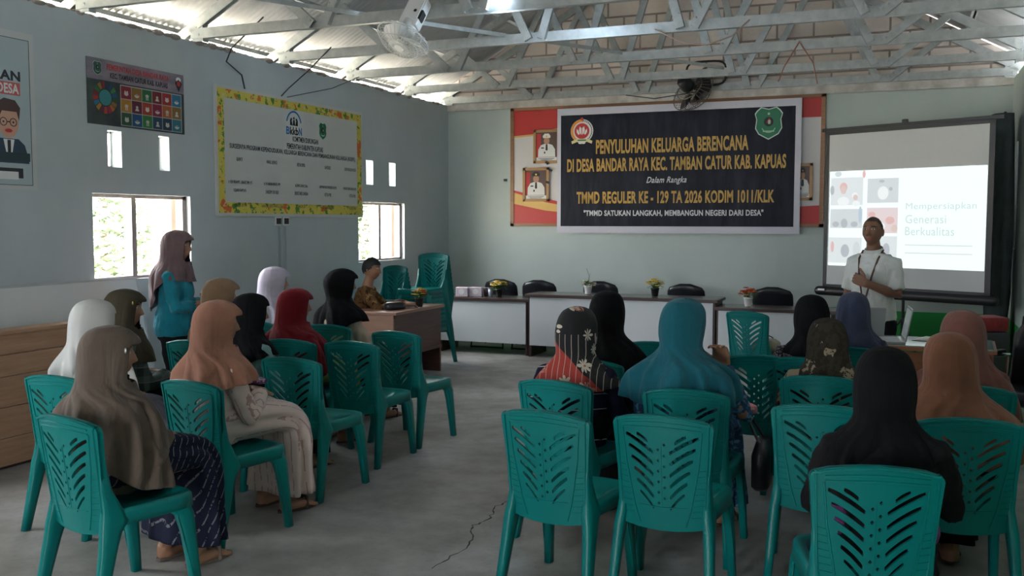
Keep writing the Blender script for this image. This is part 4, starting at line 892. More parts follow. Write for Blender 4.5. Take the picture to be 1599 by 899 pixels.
# black visitor chair with a jacket in the corner
e = empty('visitor_chair', (.80, 7.25, 0), R(150), 'black visitor chair with chrome arm at the right edge by the green wall', 'chair')
b = B(); rr = []
for i in range(9):
    z = .44+.50*i/8; k = i/8; w = .22*(1 if k < .85 else .8); rr.append([Vector((p.x, p.y-.22-.08*k, z)) for p in sq_ring(0, 0, z, 2*w, .07 if 0 < i < 8 else .03)])
b.rings(rr).obj('backrest', M_LEATH, e, smooth=True); b = B(); b.rings([sq_ring(0, 0, z, w, w) for z, w in ((.38, .40), (.40, .46), (.45, .47), (.47, .40))]).obj('seat', M_LEATH, e, smooth=True)
for s in (-1, 1):
    B().tube([(s*.25, -.22, .02), (s*.25, -.24, .45), (s*.25, -.26, .66), (s*.25, .0, .68), (s*.25, .2, .62), (s*.25, .24, .02)], .014, 8, False).obj('leg_frame', M_CHROME, e); B().box((s*.25, -.03, .695), (.045, .30, .025), None, .008).obj('armrest', M_BLACK, e)

# ------------------------------------------------------------------ people
def V(*a): return Vector(a)
def head_bm(bm, C, yaw, pitch=0, male=False):
    """a head with brow, eyes, nose, lips, chin and ears, centred at C and turned by yaw"""
    M_ = Matrix.Translation(C) @ Matrix.Rotation(yaw, 4, 'Z') @ Matrix.Rotation(pitch, 4, 'X')
    q = bmesh.ops.create_uvsphere(bm, u_segments=64, v_segments=48, radius=1)
    ga = lambda v, m, s: math.exp(-((v-m)/s)**2)
    for v in q['verts']:
        x, y, z = v.co; X, Y, Z = x*.073, y*.092, z*.112
        if z < 0:
            t = -z; X *= 1-.34*t**1.6*(1 if y > -.2 else .9); Y *= (1-.05*t) if y > 0 else 1-.30*t
        if y > 0:
            fr = min(1, y*1.6)
            Y += fr*(.004*ga(abs(X), .03, .022)*ga(Z, .036, .010)+.002*ga(Z, .036, .012))
            Y -= fr*.011*ga(abs(X), .031, .016)*ga(Z, .016, .012)
            nz = max(0, min(1, (.022-Z)/.05)) if Z > -.030 else max(0, 1-(-.030-Z)/.007)
            Y += fr*.024*nz*ga(X, 0, .0105+.005*nz)
            Y += fr*.006*ga(abs(X), .013, .007)*ga(Z, -.026, .008)
            Y += fr*.008*ga(X, 0, .022)*(ga(Z, -.052, .0055)+ga(Z, -.065, .0065))
            Y -= fr*.004*ga(Z, -.0585, .0028)*ga(X, 0, .02)
            Y += fr*.009*ga(X, 0, .022)*ga(Z, -.096, .014)
            Y += fr*.004*ga(abs(X), .042, .018)*ga(Z, -.018, .018)
        v.co = M_ @ V(X, Y, Z)
    for s in (-1, 1):
        bmesh.ops.create_uvsphere(bm, u_segments=12, v_segments=10, radius=1, matrix=M_ @ Matrix.Translation((s*.031, .071, .016)) @ Matrix.Diagonal((.0135, .0125, .0085, 1)))
        bmesh.ops.create_uvsphere(bm, u_segments=12, v_segments=10, radius=1, matrix=M_ @ Matrix.Translation((s*.074, -.008, -.005)) @ Matrix.Rotation(s*.35, 4, 'Z') @ Matrix.Diagonal((.009, .019, .032, 1)))
    return M_
def hand(b, W, f, p, t, curl=.35, thumb=None, r=.0082):
    """palm and five fingers at wrist W: f = finger direction, p = where the palm faces, t = thumb side"""
    f = f.normalized(); p = (p-f*p.dot(f)).normalized(); t = (t-f*t.dot(f)-p*t.dot(p)).normalized()
    for o in (.028, .010, -.010, -.027): b.tube([W-f*.01+t*o*.6, W+f*.045+t*o, W+f*.088+t*o*1.12], [.016, .0155, .012], 10)
    for o, L in ((.031, .072), (.0105, .082), (-.0105, .075), (-.030, .058)):
        P = W+f*.086+t*o; d = f.copy(); pts = [P-f*.01]
        for k, fr in enumerate((.42, .32, .26)):
            a = curl*(.8+.5*k); d = (d*math.cos(a)+p*math.sin(a)).normalized(); P = P+d*L*fr; pts.append(P); 
            q = (p-d*p.dot(d)); p2 = q.normalized() if q.length > .05 else p
        b.tube(pts, [r*1.08, r*1.05, r*.98, r*.85], 8)
    th = thumb or (t*.75+f*.62+p*.25); th = th.normalized(); P = W+f*.022+t*.03
    b.tube([P-t*.012, P+th*.028, P+th*.052+f*.006, P+th*.074+f*.014], [.0135, .0115, .0105, .0088], 8)
def foot(b, A, d, r=1):
    d = V(d[0], d[1], 0).normalized(); s = V(-d.y, d.x, 0)
    b.tube([A, A-d*.03-V(0, 0, .035), V(A.x, A.y, .030)-d*.035], [.040, .036, .028], 10)
    for o in (-.02, .0, .02): b.tube([V(A.x, A.y, .032)-d*.02+s*o*.6, V(A.x, A.y, .034)+d*.06+s*o, V(A.x, A.y, .022)+d*.13+s*o*1.1], [.03, .027, .016], 10)
    for k in range(5): b.tube([V(A.x, A.y, .018)+d*.12+s*(-.032+.016*k), V(A.x, A.y, .012)+d*(.165-.006*abs(k-1))+s*(-.034+.0165*k)], [.011, .009], 6)
def torso(b, rows, n=24):
    b.rings([[V(cx+rx*math.cos(2*PI*i/n), cy+ry*math.sin(2*PI*i/n), z) for i in range(n)] for z, cx, cy, rx, ry in rows])
def rig(seated=True, ht=1.25, yaw_head=0, arms='lap', female=True, pitch=0, lean=0):
    """joint positions in the person's own frame: facing +Y, origin on the floor"""
    j = {}
    if seated:
        k = (ht-.45)/.80; Zf = lambda z: .45+(z-.45)*k
        j['rows'] = [(Zf(.455), 0, -.02, .15, .11), (Zf(.52), 0, -.02, .165, .125), (Zf(.62), 0, -.02, .145, .11), (Zf(.72), 0, -.015+lean*.2, .138, .102), (Zf(.82), 0, -.01+lean*.45, .152, .105), (Zf(.885), 0, -.01+lean*.65, .148, .088), (Zf(.935), 0, -.005+lean*.75, .10, .064), (Zf(.975), 0, lean*.8, .05, .05)]
        j['neck'] = [V(0, -.005+lean*.75, Zf(.93)), V(0, .022+lean, Zf(1.06))]; j['C'] = V(0, .038+lean, Zf(1.125)); sh = V(.165, -.01+lean*.65, Zf(.888+.02*(not female)))
        j['hip'] = V(.085, .0, .535); j['knee'] = V(.10, .42, .505); j['ank'] = V(.10, .44, .085); j['fd'] = (.12, 1)
    else:
        k = ht/1.62; Zf = lambda z: z*k
        j['rows'] = [(Zf(.76), 0, 0, .13, .10), (Zf(.84), 0, 0, .165, .125), (Zf(.93), 0, 0, .155, .115), (Zf(1.03), 0, .005, .132, .10), (Zf(1.15), 0, .005, .145, .105), (Zf(1.22), 0, 0, .158, .10), (Zf(1.27+.006*(not female)), 0, -.005, .148-.016*(not female), .082), (Zf(1.315+.018*(not female)), 0, -.005, .10, .060), (Zf(1.355), 0, -.005, .05, .048)]
        j['neck'] = [V(0, -.008, Zf(1.31)), V(0, .018, Zf(1.43))]; j['C'] = V(0, .03, Zf(1.495)); sh = V(.168, -.005, Zf(1.265+.008*(not female)))
        j['hip'] = V(.085, 0, Zf(.80)); j['knee'] = V(.095, .02, Zf(.45)); j['ank'] = V(.10, -.01, .085); j['fd'] = (.2, 1)
    if not female: sh.x *= 1.0; j['rows'] = [(z, cx, cy, rx*(1.03 if i > len(j['rows'])*.4 else .95), ry*1.03) for i, (z, cx, cy, rx, ry) in enumerate(j['rows'])]
    j['sh'] = {1: sh, -1: V(-sh.x, sh.y, sh.z)}; j['yaw'] = yaw_head; j['pitch'] = pitch; j['female'] = female
    z0 = sh.z
    def pose(s, kind):
        S = j['sh'][s]
        if kind == 'lap': return (V(s*.225, S.y+.06, z0-.228), V(s*.095, .25+lean*.4, .645), V(-s*.75, .62, -.12), V(0, -.1, -1), V(0, 1, .1), .35)
        if kind == 'lap_high': return (V(s*.225, S.y+.07, z0-.24), V(s*.08, .24+lean*.4, .69), V(-s*.85, .5, .05), V(0, -.3, -1), V(0, .9, .6), .5)
        if kind == 'chin': return (V(s*.285, S.y+.10, z0-.20), V(s*.15, S.y+.24, z0+.01), V(-s*.15, -.25, .9), V(-s*.2, -1, 0), V(-s*1, 0, .3), .8)
        if kind == 'down': return (V(s*.215, S.y-.03, z0-.27), V(s*.225, S.y+.02, z0-.50), V(0, .12, -1), V(-s, .1, 0), V(0, 1, 0), .25)
        if kind == 'fold': return (V(s*.225, S.y+.06, z0-.24), V(s*.02, S.y+.22, z0-.235), V(-s*.95, .12, .05), V(0, -1, 0), V(0, .1, 1), .4)
        if kind == 'chest': return (V(s*.205, S.y+.03, z0-.26), V(s*.055, S.y+.245, z0-.165), V(-s*.86, .18, .40), V(-s*.1, -1, -.1), V(-s*.3, .05, 1), .95)
        if kind == 'desk': return (V(s*.24, S.y+.16, z0-.18), V(s*.11, S.y+.40, .755), V(-s*.45, .9, 0), V(0, 0, -1), V(-s, .2, 0), .25)
    ar = arms if isinstance(arms, dict) else {1: arms, -1: arms}
    j['arm'] = {s: pose(s, ar[s]) for s in (1, -1)}
    return j
BODY_MATS = {}
def body_mesh(j, skin, voxel=.0052):
    b = B(); torso(b, [(z, cx, cy, rx*.86, ry*.84) for z, cx, cy, rx, ry in j['rows']])
    b.tube(j['neck'], [.056, .049], 14); MH = head_bm(b.bm, j['C'], j['yaw'], j['pitch'])
    for s in (1, -1):
        S = j['sh'][s]; E, W, f, p, t, curl = j['arm'][s]; m = 1 if j['female'] else 1.12
        b.tube([V(S.x*.7, S.y, S.z-.025), V(S.x*.96, S.y, S.z-.025), S.lerp(E, .5), E, E.lerp(W, .3), W.lerp(E, .12), W], [.034*m, .034*m, .036*m, .034*m, .035*m, .027*m, .025*m], 12)
        hand(b, W, f, p, t, curl, (t*.97+f*.2) if curl > .9 else None)
        H = V(s*j['hip'].x, j['hip'].y, j['hip'].z); K = V(s*j['knee'].x, j['knee'].y, j['knee'].z); A = V(s*j['ank'].x, j['ank'].y, j['ank'].z)
        b.tube([H, H.lerp(K, .5), K, K.lerp(A, .28), A.lerp(K, .2), A], [.072, .058, .044, .042, .032, .034], 12); foot(b, A, (s*j['fd'][0], j['fd'][1]))
    me = evaluated(b.mesh('body'), [('REMESH', dict(mode='VOXEL', voxel_size=voxel)), ('SMOOTH', dict(factor=.5, iterations=2))])
    inv = MH.inverted(); me.materials.clear()
    for m in (skin, M_LIP, M_EYEW, M_IRIS, M_BROW): me.materials.append(m)
    C = j['C']
    for pl in me.polygons:
        c = pl.center
        if (c-C).length > .13: continue
        x, y, z = inv @ c
        if y < .04: continue
        ax = abs(x)-.031
        if (ax/.0052)**2+((z-.016)/.0055)**2 < 1: pl.material_index = 3
        elif (ax/.0125)**2+((z-.016)/.0058)**2 < 1: pl.material_index = 2
        elif abs(ax-.002) < .018 and abs(z-.0355-.0025*math.cos(ax*90)) < .0038: pl.material_index = 4
        elif (x/.023)**2+((z+.0585)/.0125)**2 < 1 and y > .075: pl.material_index = 1
    return me
def folds(me, amp, sc, seed=0):
    n = len(me.vertices); co = [0.0]*(3*n); no = [0.0]*(3*n); me.vertices.foreach_get('co', co); me.vertex_normals.foreach_get('vector', no); off = (seed*3.1, seed*1.7, seed)
    for i in range(0, 3*n, 3):
        p = Vector((co[i]*sc+off[0], co[i+1]*sc+off[1], co[i+2]*sc+off[2])); q = amp*(noise.noise(p)+.5*noise.noise(p*2.3))
        co[i] += no[i]*q; co[i+1] += no[i+1]*q; co[i+2] += no[i+2]*q
    me.vertices.foreach_set('co', co); me.update()
def top_mesh(j, sleeve=.93, fat=1.0, hem=None, voxel=.011, loose=.012, seed=0, collar=False):
    b = B(); rows = [(z, cx, cy, rx*fat+loose, ry*fat+loose) for z, cx, cy, rx, ry in j['rows'][:-1]]
    if hem: z, cx, cy, rx, ry = rows[0]; rows = [(hem, cx, cy, rx*1.06+.01, ry*1.06+.01)]+[r for r in rows if r[0] > hem+.02]
    torso(b, rows)
    for s in (1, -1):
        S = j['sh'][s]; E, W = j['arm'][s][:2]; m = 1 if j['female'] else 1.0
        pts = [V(S.x*.55, S.y, S.z+.004), S+V(0, 0, -.010), S.lerp(E, .55), E] ; rad = [.046*m, .052*m, .055*m, .052*m]
        if sleeve <= .5: pts = pts[:2]+[S.lerp(E, .45), S.lerp(E, sleeve*1.75)]; rad = [.044*m, .050*m, .058*m, .062*m]
        else: pts += [E.lerp(W, .5), E.lerp(W, sleeve)]; rad += [.048*m, .042*m]
        b.tube(pts, rad, 14, False)
    me = evaluated(b.mesh('top'), [('REMESH', dict(mode='VOXEL', voxel_size=voxel)), ('SMOOTH', dict(factor=.5, iterations=4))])
    folds(me, .012, 9, seed); folds(me, .004, 26, seed+1); return me
def skirt_mesh(j, hemz=.11, flare=1.0, seed=0, n=36, tuck=0):
    rr = []; w0 = .175
    path = [(V(0, -.13, .545), V(0, 1, .1), .165, .075), (V(0, -.03, .56), V(0, 1, 0), .185, .115), (V(0, .12, .56), V(0, 1, 0), .19, .105), (V(0, .30, .555), V(0, 1, -.05), .19*flare, .095), (V(0, .41, .535), V(0, .8, -.6), .19*flare, .095), (V(0, .452, .46), V(0, .2, -1), .19*flare, .098), (V(0, .448, .34), V(0, .02, -1), .195*flare, .098), (V(0, .45, .22), V(0, 0, -1), .205*flare, .095), (V(0, .45, hemz), V(0, 0, -1), .215*flare, .105)]
    for k, (c, d, w, h) in enumerate(path):
        c = c-V(0, tuck*max(0, min(1, (k-3)/5)), 0); d.normalize(); u = V(1, 0, 0); v = u.cross(d); amp = .004+.0022*k
        ring = []
        for i in range(n):
            a = 2*PI*i/n; ca, sa = math.cos(a), math.sin(a); q = (abs(ca)**3+abs(sa)**3)**(-1/3); f = 1+amp/.1*(math.sin(5*a+seed)*.5+math.sin(9*a+seed*2+k*.3)*.5)
            ring.append(c+u*(ca*q*w*f)+v*(sa*q*h*f))
        rr.append(ring)
    b = B(); b.rings(rr, True, False); me = evaluated(b.mesh('skirt'), [('SUBSURF', dict(levels=2)), ('SOLIDIFY', dict(thickness=.004))]); folds(me, .008, 8, seed); return me
def legs_mesh(j, fat=1.0, cut=.12, seed=0):
    b = B()
    for s in (1, -1):
        H = V(s*j['hip'].x, j['hip'].y, j['hip'].z); K = V(s*j['knee'].x, j['knee'].y, j['knee'].z); A = V(s*j['ank'].x, j['ank'].y, j['ank'].z)
        b.tube([H+V(0, 0, .02), H.lerp(K, .5), K, K.lerp(A, .35), V(A.x, A.y, cut)], [.105*fat, .09*fat, .073*fat, .068*fat, .062*fat], 14, False)
    z, cx, cy, rx, ry = j['rows'][1]; torso(b, [(z-.10, cx, cy, rx*.98+.005, ry+.005), (z, cx, cy, rx+.012, ry+.012), (z+.10, cx, cy, rx*.97+.01, ry+.01)])
    me = evaluated(b.mesh('legs'), [('REMESH', dict(mode='VOXEL', voxel_size=.011)), ('SMOOTH', dict(factor=.5, iterations=4))]); folds(me, .008, 10, seed); return me
HJ = [(.130, 0, .010, .010, .010), (.124, -.004, .042, .048, .048), (.108, -.005, .070, .088, .084), (.080, -.006, .087, .112, .106), (.050, -.006, .097, .120, .119), (.010, -.007, .104, .116, .126), (-.04, -.010, .105, .110, .127), (-.08, -.014, .108, .110, .126), (-.112, -.018, .119, .114, .127), (-.145, -.024, .145, .126, .134), (-.175, -.028, .178, .140, .141), (-.205, -.030, .208, .152, .147), (-.24, -.030, .234, .166, .152), (-.29, -.028, .252, .178, .155), (-.36, -.026, .261, .190, .157), (-.46, -.024, .267, .199, .158), (-.58, -.022, .270, .206, .158), (-.72, -.02, .272, .212, .158)]
def hijab_mesh(j, front=.40, back=.40, side=None, spread=1.0, visor=.0, seed=0, fold=.012, bulge=0, tail=0, n=84, th=.004, asym=0, neck=0):
    """headscarf: rings from the crown down to a hem whose depth below the chin differs front / side / back"""
    side = side if side is not None else (front+back)/2; yaw = j['yaw']; C = j['C']; zs = [r[0] for r in HJ]; m = 46
    def at(dz):
        for a, c in zip(HJ, HJ[1:]):
            if c[0] <= dz <= a[0]:
                t = (a[0]-dz)/(a[0]-c[0]); return [a[i]+(c[i]-a[i])*t for i in range(5)]
        return list(HJ[-1])
    top = [.130, .1285, .124, .117, .108, .095, .08, .066, .05, .03, .01, -.015, -.04, -.06, -.08, -.096, -.112, -.128, -.145, -.16]
    rows = []; ph = [random.Random(seed+k).uniform(0, 6.28) for k in range(4)]
    for r in range(m):
        ring = []
        for i in range(n):
            th_ = 2*PI*i/n; c_, s_ = math.cos(th_), math.sin(th_)     # th_=0 is straight ahead
            if r < len(top): dz = top[r]
            else:
                dep = (front*max(0, c_)**2+side*s_*s_+back*max(0, -c_)**2) * (1+asym*s_)
                t = (r-len(top)+1)/(m-len(top)); dz = -.16-(dep-.16)*t**1.15
            z_, cy, rx, rf, rb = at(dz)
            low = max(0, min(1, (-dz-.10)/.14)); q = 1+(spread-1)*low
            ry = rf if c_ > 0 else rb+bulge*math.exp(-((dz-.03)/.06)**2)
            if c_ > 0: ry += visor*math.exp(-((dz-.062)/.020)**2)*c_
            if c_ < 0: ry += tail*low*(-c_)
            f = 1+fold/.2*low*1.6*(.55*math.sin(6*th_+ph[0])+.45*math.sin(11*th_+ph[1]+dz*7)+.3*math.sin(17*th_+ph[2]-dz*9))
            f += .010*math.sin(5*th_+ph[3]+dz*40)*max(0, min(1, (.02-dz)/.08))*(1-low*.5)
            nz = noise.noise(Vector((s_*2.6, c_*2.6, dz*4+seed*5.3)))+.6*noise.noise(Vector((s_*6, c_*6, dz*7+seed*3.3)))
            rd = .42-abs(noise.noise(Vector((s_*3.6+seed, c_*3.6, dz*1.6+seed*2.1)))+.35*noise.noise(Vector((s_*8, c_*8+seed, dz*4))))*1.9
            f += nz*.045*low+nz*.014*(1-low)+rd*.085*low+rd*.018*math.exp(-((dz+.07)/.06)**2)-.21*neck*math.exp(-((dz+.125)/.055)**2)
            x = rx*q*s_*f; y = cy+ry*q*c_*f
            w = max(0, min(1, (dz+.20)/.11)); w = w*w*(3-2*w); a = yaw*w
            x, y = x*math.cos(a)-y*math.sin(a), x*math.sin(a)+y*math.cos(a)
            ring.append(C+V(x, y, dz))
        rows.append(ring)
    b = B(); bm = b.bm; rv = [[bm.verts.new(p) for p in r] for r in rows]
    for r in range(m-1):
        dzm = (top[r]+top[r+1])/2 if r+1 < len(top) else -1
        for i in range(n):
            a = (i+.5)*360/n; a = a if a < 180 else a-360
            lim = 43 if -.096 < dzm < .050 else (34 if -.113 < dzm <= -.096 else 0)
            if abs(a) < lim: continue
            b.face((rv[r][i], rv[r][(i+1) % n], rv[r+1][(i+1) % n], rv[r+1][i]))
    b.face(rv[0])
    me = evaluated(b.mesh('hijab'), [('SOLIDIFY', dict(thickness=th, offset=0)), ('SUBSURF', dict(levels=1))]); return me
def sandal(parent, A, d, m, s):
    d = V(d[0], d[1], 0).normalized(); q = V(-d.y, d.x, 0); t = bpy.data.objects.new('sandal', None)
    c = V(A.x, A.y, 0)+d*.055; b = B(); rr = []
    for z in (.002, .016): rr.append([V(c.x, c.y, z)+d*(.13*math.cos(2*PI*i/20))+q*(.045*math.sin(2*PI*i/20)*(1+.12*math.cos(2*PI*i/20))) for i in range(20)])
    b.rings(rr); b.tube([c+d*.03+q*.045+V(0, 0, .01), c+d*.045+q*.02+V(0, 0, .062), c+d*.045-q*.02+V(0, 0, .062), c+d*.03-q*.045+V(0, 0, .01)], .010, 8)
    return b.obj('sandal', m, parent)
BASE = None
def woman(x, y, rz, label, hij, top, bottom, hp={}, ht=1.25, yaw=0, arms='lap', seated=True, sleeve=.93, fat=1.0, skin=None, lean=0, shoe=None, trousers=False, flare=1.0, hem=None, pitch=0, seed=1, tuck=.03):
    root = empty('person', (x, y, 0), R(rz), label, 'person', 'women in headscarves')
    j = rig(seated, ht, R(yaw), arms, True, R(pitch), lean); j['ank'].y -= tuck
    link_mesh('body', body_mesh(j, skin or M_SKIN), None, root, smooth=True)
    link_mesh('headscarf', hijab_mesh(j, seed=seed, **hp), hij, root, smooth=True)
    link_mesh('blouse', top_mesh(j, sleeve, fat, hem, seed=seed), top, root, smooth=True)
    if trousers: link_mesh('trousers', legs_mesh(j, seed=seed), bottom, root, smooth=True)
    else: link_mesh('skirt', skirt_mesh(j, flare=flare, seed=seed, tuck=tuck), bottom, root, smooth=True)
    for s in (1, -1): sandal(root, V(s*j['ank'].x, j['ank'].y, 0), (s*j['fd'][0], j['fd'][1]), shoe or M_SHOE, s)
    return root, j
M_SHOE = mat('brown_sandal', (.06, .035, .025), .6)
BK = fabric('black_cotton', (.007, .007, .008), (.004, .004, .005)); BK2 = fabric('black_jersey', (.013, .012, .014), (.008, .008, .009))
F_TAUPE = fabric('taupe_cotton', (.135, .100, .078)); F_SHEER = mat('sheer_white_voile', (.66, .66, .64), .9, alpha=.72)
F_OLIVE = fabric('olive_cotton', (.060, .050, .032)); F_PEACH = fabric('peach_cotton', (.37, .175, .118)); F_TAN = fabric('tan_cotton', (.23, .145, .085)); F_LAV = fabric('lavender_cotton', (.55, .50, .60)); F_MAROON = fabric('maroon_cotton', (.18, .008, .014)); F_MAUVE = fabric('mauve_brown_cotton', (.16, .105, .11))
F_TEALH = fabric('petrol_teal_cotton', (.012, .125, .165)); F_NAVY = fabric('navy_blue_cotton', (.050, .062, .115)); F_RUST = fabric('rust_brown_cotton', (.235, .100, .058)); F_ROSE = fabric('dusty_mauve_cotton', (.21, .088, .070))
F_CREAM = fabric('cream_cotton', (.47, .39, .30)); F_MINT = fabric('mint_cotton', (.20, .36, .36)); F_BLUE = fabric('bright_teal_jersey', (.012, .22, .29)); F_PURP = fabric('purple_cotton', (.22, .05, .20)); F_GREYP = fabric('grey_print', (.12, .12, .15))
F_DRESS = f_stripes('pink_pale_striped_cotton', (.66, .53, .49), (.42, .27, .26), 0, 26, .16, 24, (.0, .15, .1))
F_BATIKN = f_stripes('navy_ikat_cotton', (.014, .017, .036), (.17, .17, .19), 1, 30, .16, 60, (.45, 0, .2))
F_PLAID = mat('dark_green_plaid', (.03, .06, .05), .88); g = G(F_PLAID); v = g.co(); s = g.sep(v); k1 = g.math('LESS_THAN', g.math('FRACT', g.math('MULTIPLY', s[2], 11)), .45); k2 = g.math('LESS_THAN', g.math('FRACT', g.math('MULTIPLY', g.math('ADD', s[0], s[1]), 11)), .45); k3 = g.math('LESS_THAN', g.math('FRACT', g.math('MULTIPLY', s[2], 11)), .06)
g.color(g.mix(g.math('MULTIPLY', k3, .6), g.mix(g.math('MULTIPLY', g.math('ADD', k1, k2), .5), (.012, .028, .024), (.075, .105, .085)), (.20, .20, .16)))
F_STRIPE = f_stripes('navy_line_print', (.012, .012, .028), (.42, .40, .42), 2, 13, .07, 5, (.15, .1, 0))
# floral scarf: black crown with flowers, red lower panel, pale stripes
F_FLOR = mat('floral_black_red_cotton', (.01, .01, .01), .88); g = G(F_FLOR); v = g.co(); s = g.sep(v)
redm = g.math('LESS_THAN', g.math('ADD', s[2], g.math('MULTIPLY', s[0], .9)), .90)
c = g.mix(redm, (.010, .010, .011), (.33, .035, .025))
st = g.math('MULTIPLY', g.math('LESS_THAN', g.math('FRACT', g.math('MULTIPLY', s[0], 30)), .10), g.math('LESS_THAN', s[2], 1.03)); c = g.mix(g.math('MULTIPLY', st, .8), c, (.50, .40, .34))
def flower_layer(c, scale, r0, col, mid, off):
    mp = g.n('ShaderNodeMapping'); g.l(v, mp.inputs[0]); mp.inputs['Location'].default_value = off
    vo = g.n('ShaderNodeTexVoronoi'); vo.inputs['Scale'].default_value = scale; vo.inputs['Randomness'].default_value = .7; g.l(mp.outputs[0], vo.inputs['Vector'])
    df = g.n('ShaderNodeVectorMath', operation='SUBTRACT'); sc_ = g.n('ShaderNodeVectorMath', operation='SCALE'); g.l(mp.outputs[0], sc_.inputs[0]); sc_.inputs['Scale'].default_value = scale
    sv = g.n('ShaderNodeVectorMath', operation='SCALE'); g.l(vo.outputs['Position'], sv.inputs[0]); sv.inputs['Scale'].default_value = scale
    g.l(sc_.outputs[0], df.inputs[0]); g.l(sv.outputs[0], df.inputs[1]); d = g.sep(df.outputs[0])
    an = g.math('ARCTAN2', d[2], g.math('ADD', d[0], d[1])); pet = g.math('ABSOLUTE', g.math('COSINE', g.math('MULTIPLY', an, 4.0)))
    rr = g.math('MULTIPLY', g.math('ADD', g.math('MULTIPLY', pet, .6), .4), r0); k = g.math('LESS_THAN', vo.outputs['Distance'], rr)
    c = g.mix(k, c, col); return g.mix(g.math('LESS_THAN', vo.outputs['Distance'], r0*.25), c, mid)
c = flower_layer(c, 7.5, .30, (.55, .50, .40), (.40, .10, .06), (.1, .3, .2)); c = flower_layer(c, 6.0, .26, (.48, .17, .13), (.05, .02, .02), (.6, .9, .45)); g.color(c)
F_BATO = f_blotch('olive_batik_scarf', (.032, .028, .020), ((.30, .24, .17), 7, .60, 'n'), ((.045, .038, .028), 26, .50, 'n'))
F_BATB = f_blotch('beige_batik_blouse', (.07, .055, .04), ((.34, .27, .19), 8, .50, 'n'), ((.03, .025, .02), 20, .56, 'n'))
F_LACE = f_blotch('grey_lace_shawl', (.02, .018, .025), ((.20, .17, .20), 70, .52, 'n'))
F_BFLOR = f_blotch('blue_floral_cotton', (.03, .08, .16), ((.12, .26, .42), 34, .54, 'n'))
F_BATM = f_blotch('brown_batik_shirt', (.13, .065, .025), ((.26, .15, .06), 16, .55, 'n'), ((.04, .02, .012), 22, .58, 'n'))
F_WSHIRT = fabric('white_shirt_cotton', (.66, .68, .66), (.60, .62, .60)); F_BPANT = fabric('black_trousers', (.012, .012, .014))
def pin(root, j, off, m, name='brooch'):
    B().ell((0, 0, 0), (.007, .004, .012), 8).obj(name, m, root, j['C']+off, True)
M_PINW = mat('silver_brooch', (.7, .7, .68), .3, .8)
# left block
r, j = woman(-4.03, 3.80, -8, 'woman in a sheer white headscarf seated at the far left, head bowed', F_SHEER, fabric('pale_blouse', (.42, .42, .40)), F_GREYP, dict(front=.42, back=.42, spread=1.05, fold=.02), 1.165, -10, pitch=-12, lean=.04, seed=2)
r, j = woman(-3.15, 3.08, -5, 'woman in a long taupe headscarf and navy patterned skirt, nearest on the left', F_TAUPE, F_TAUPE, F_BATIKN, dict(front=.62, back=.42, side=.55, spread=1.0, visor=.013, fold=.014), 1.13, -42, seed=3, tuck=.02, shoe=mat('beige_strap_sandal', (.17, .125, .10), .7))
pin(r, j, V(.107, -.012, .03), M_PINW)
r, j = woman(-4.42, 4.46, -20, 'woman in a dark olive headscarf and green plaid shirt, seated below the first window', F_OLIVE, F_PLAID, BK, dict(front=.30, back=.36, side=.30, visor=.013, spread=1.0), 1.17, -38, 'lap', seed=4)
pin(r, j, V(.107, -.004, .05), mat('gold_brooch', (.55, .38, .08), .3, .8))
r, j = woman(-3.31, 3.97, -14, 'woman in a peach headscarf and pale pink striped dress, packet in her lap', F_PEACH, F_DRESS, F_DRESS, dict(front=.27, back=.34, side=.285, visor=.012, spread=1.03), 1.175, -34, 'lap_high', seed=5, flare=1.08)
B().box((0, 0, 0), (.09, .06, .03), None, .01).obj('snack_packet', f_blotch('purple_packet', (.16, .06, .18), ((.5, .45, .5), 40, .55, 'n')), r, (0, .29, .735))
woman(-4.31, 5.22, -12, 'woman in a tan headscarf seated just behind the peach headscarf', F_TAN, fabric('brown_blouse', (.16, .10, .07)), BK, dict(front=.34, back=.38, visor=.014), 1.205, -32, seed=6)
woman(-3.74, 4.80, -14, 'woman in a black headscarf and mint shirt, between the peach and maroon headscarves', BK, F_MINT, BK2, dict(neck=.75, front=.26, back=.31, side=.235, spread=.93), 1.135, -26, seed=7)
woman(-4.75, 6.42, -16, 'woman in a pale lavender headscarf near the left wall', F_LAV, f_blotch('grey_floral_blouse', (.10, .10, .11), ((.36, .36, .36), 30, .55, 'n')), BK, dict(front=.26, back=.33, spread=.95, visor=.012), 1.225, -36, seed=8)
woman(-3.90, 5.50, -10, 'woman in a maroon headscarf seated in the middle of the left block', F_MAROON, F_MAROON, f_blotch('yellow_skirt', (.30, .22, .04), ((.06, .12, .04), 9, .55, 'n')), dict(front=.40, back=.38, spread=1.04, visor=.011), 1.115, -40, seed=9)
woman(-4.08, 6.38, -14, 'woman in a large black headscarf and cream shirt beside the wooden desk', BK, F_CREAM, BK2, dict(neck=.75, front=.30, back=.36, side=.26, spread=.98, visor=.013, bulge=.02), 1.225, -32, seed=10, fat=1.08)
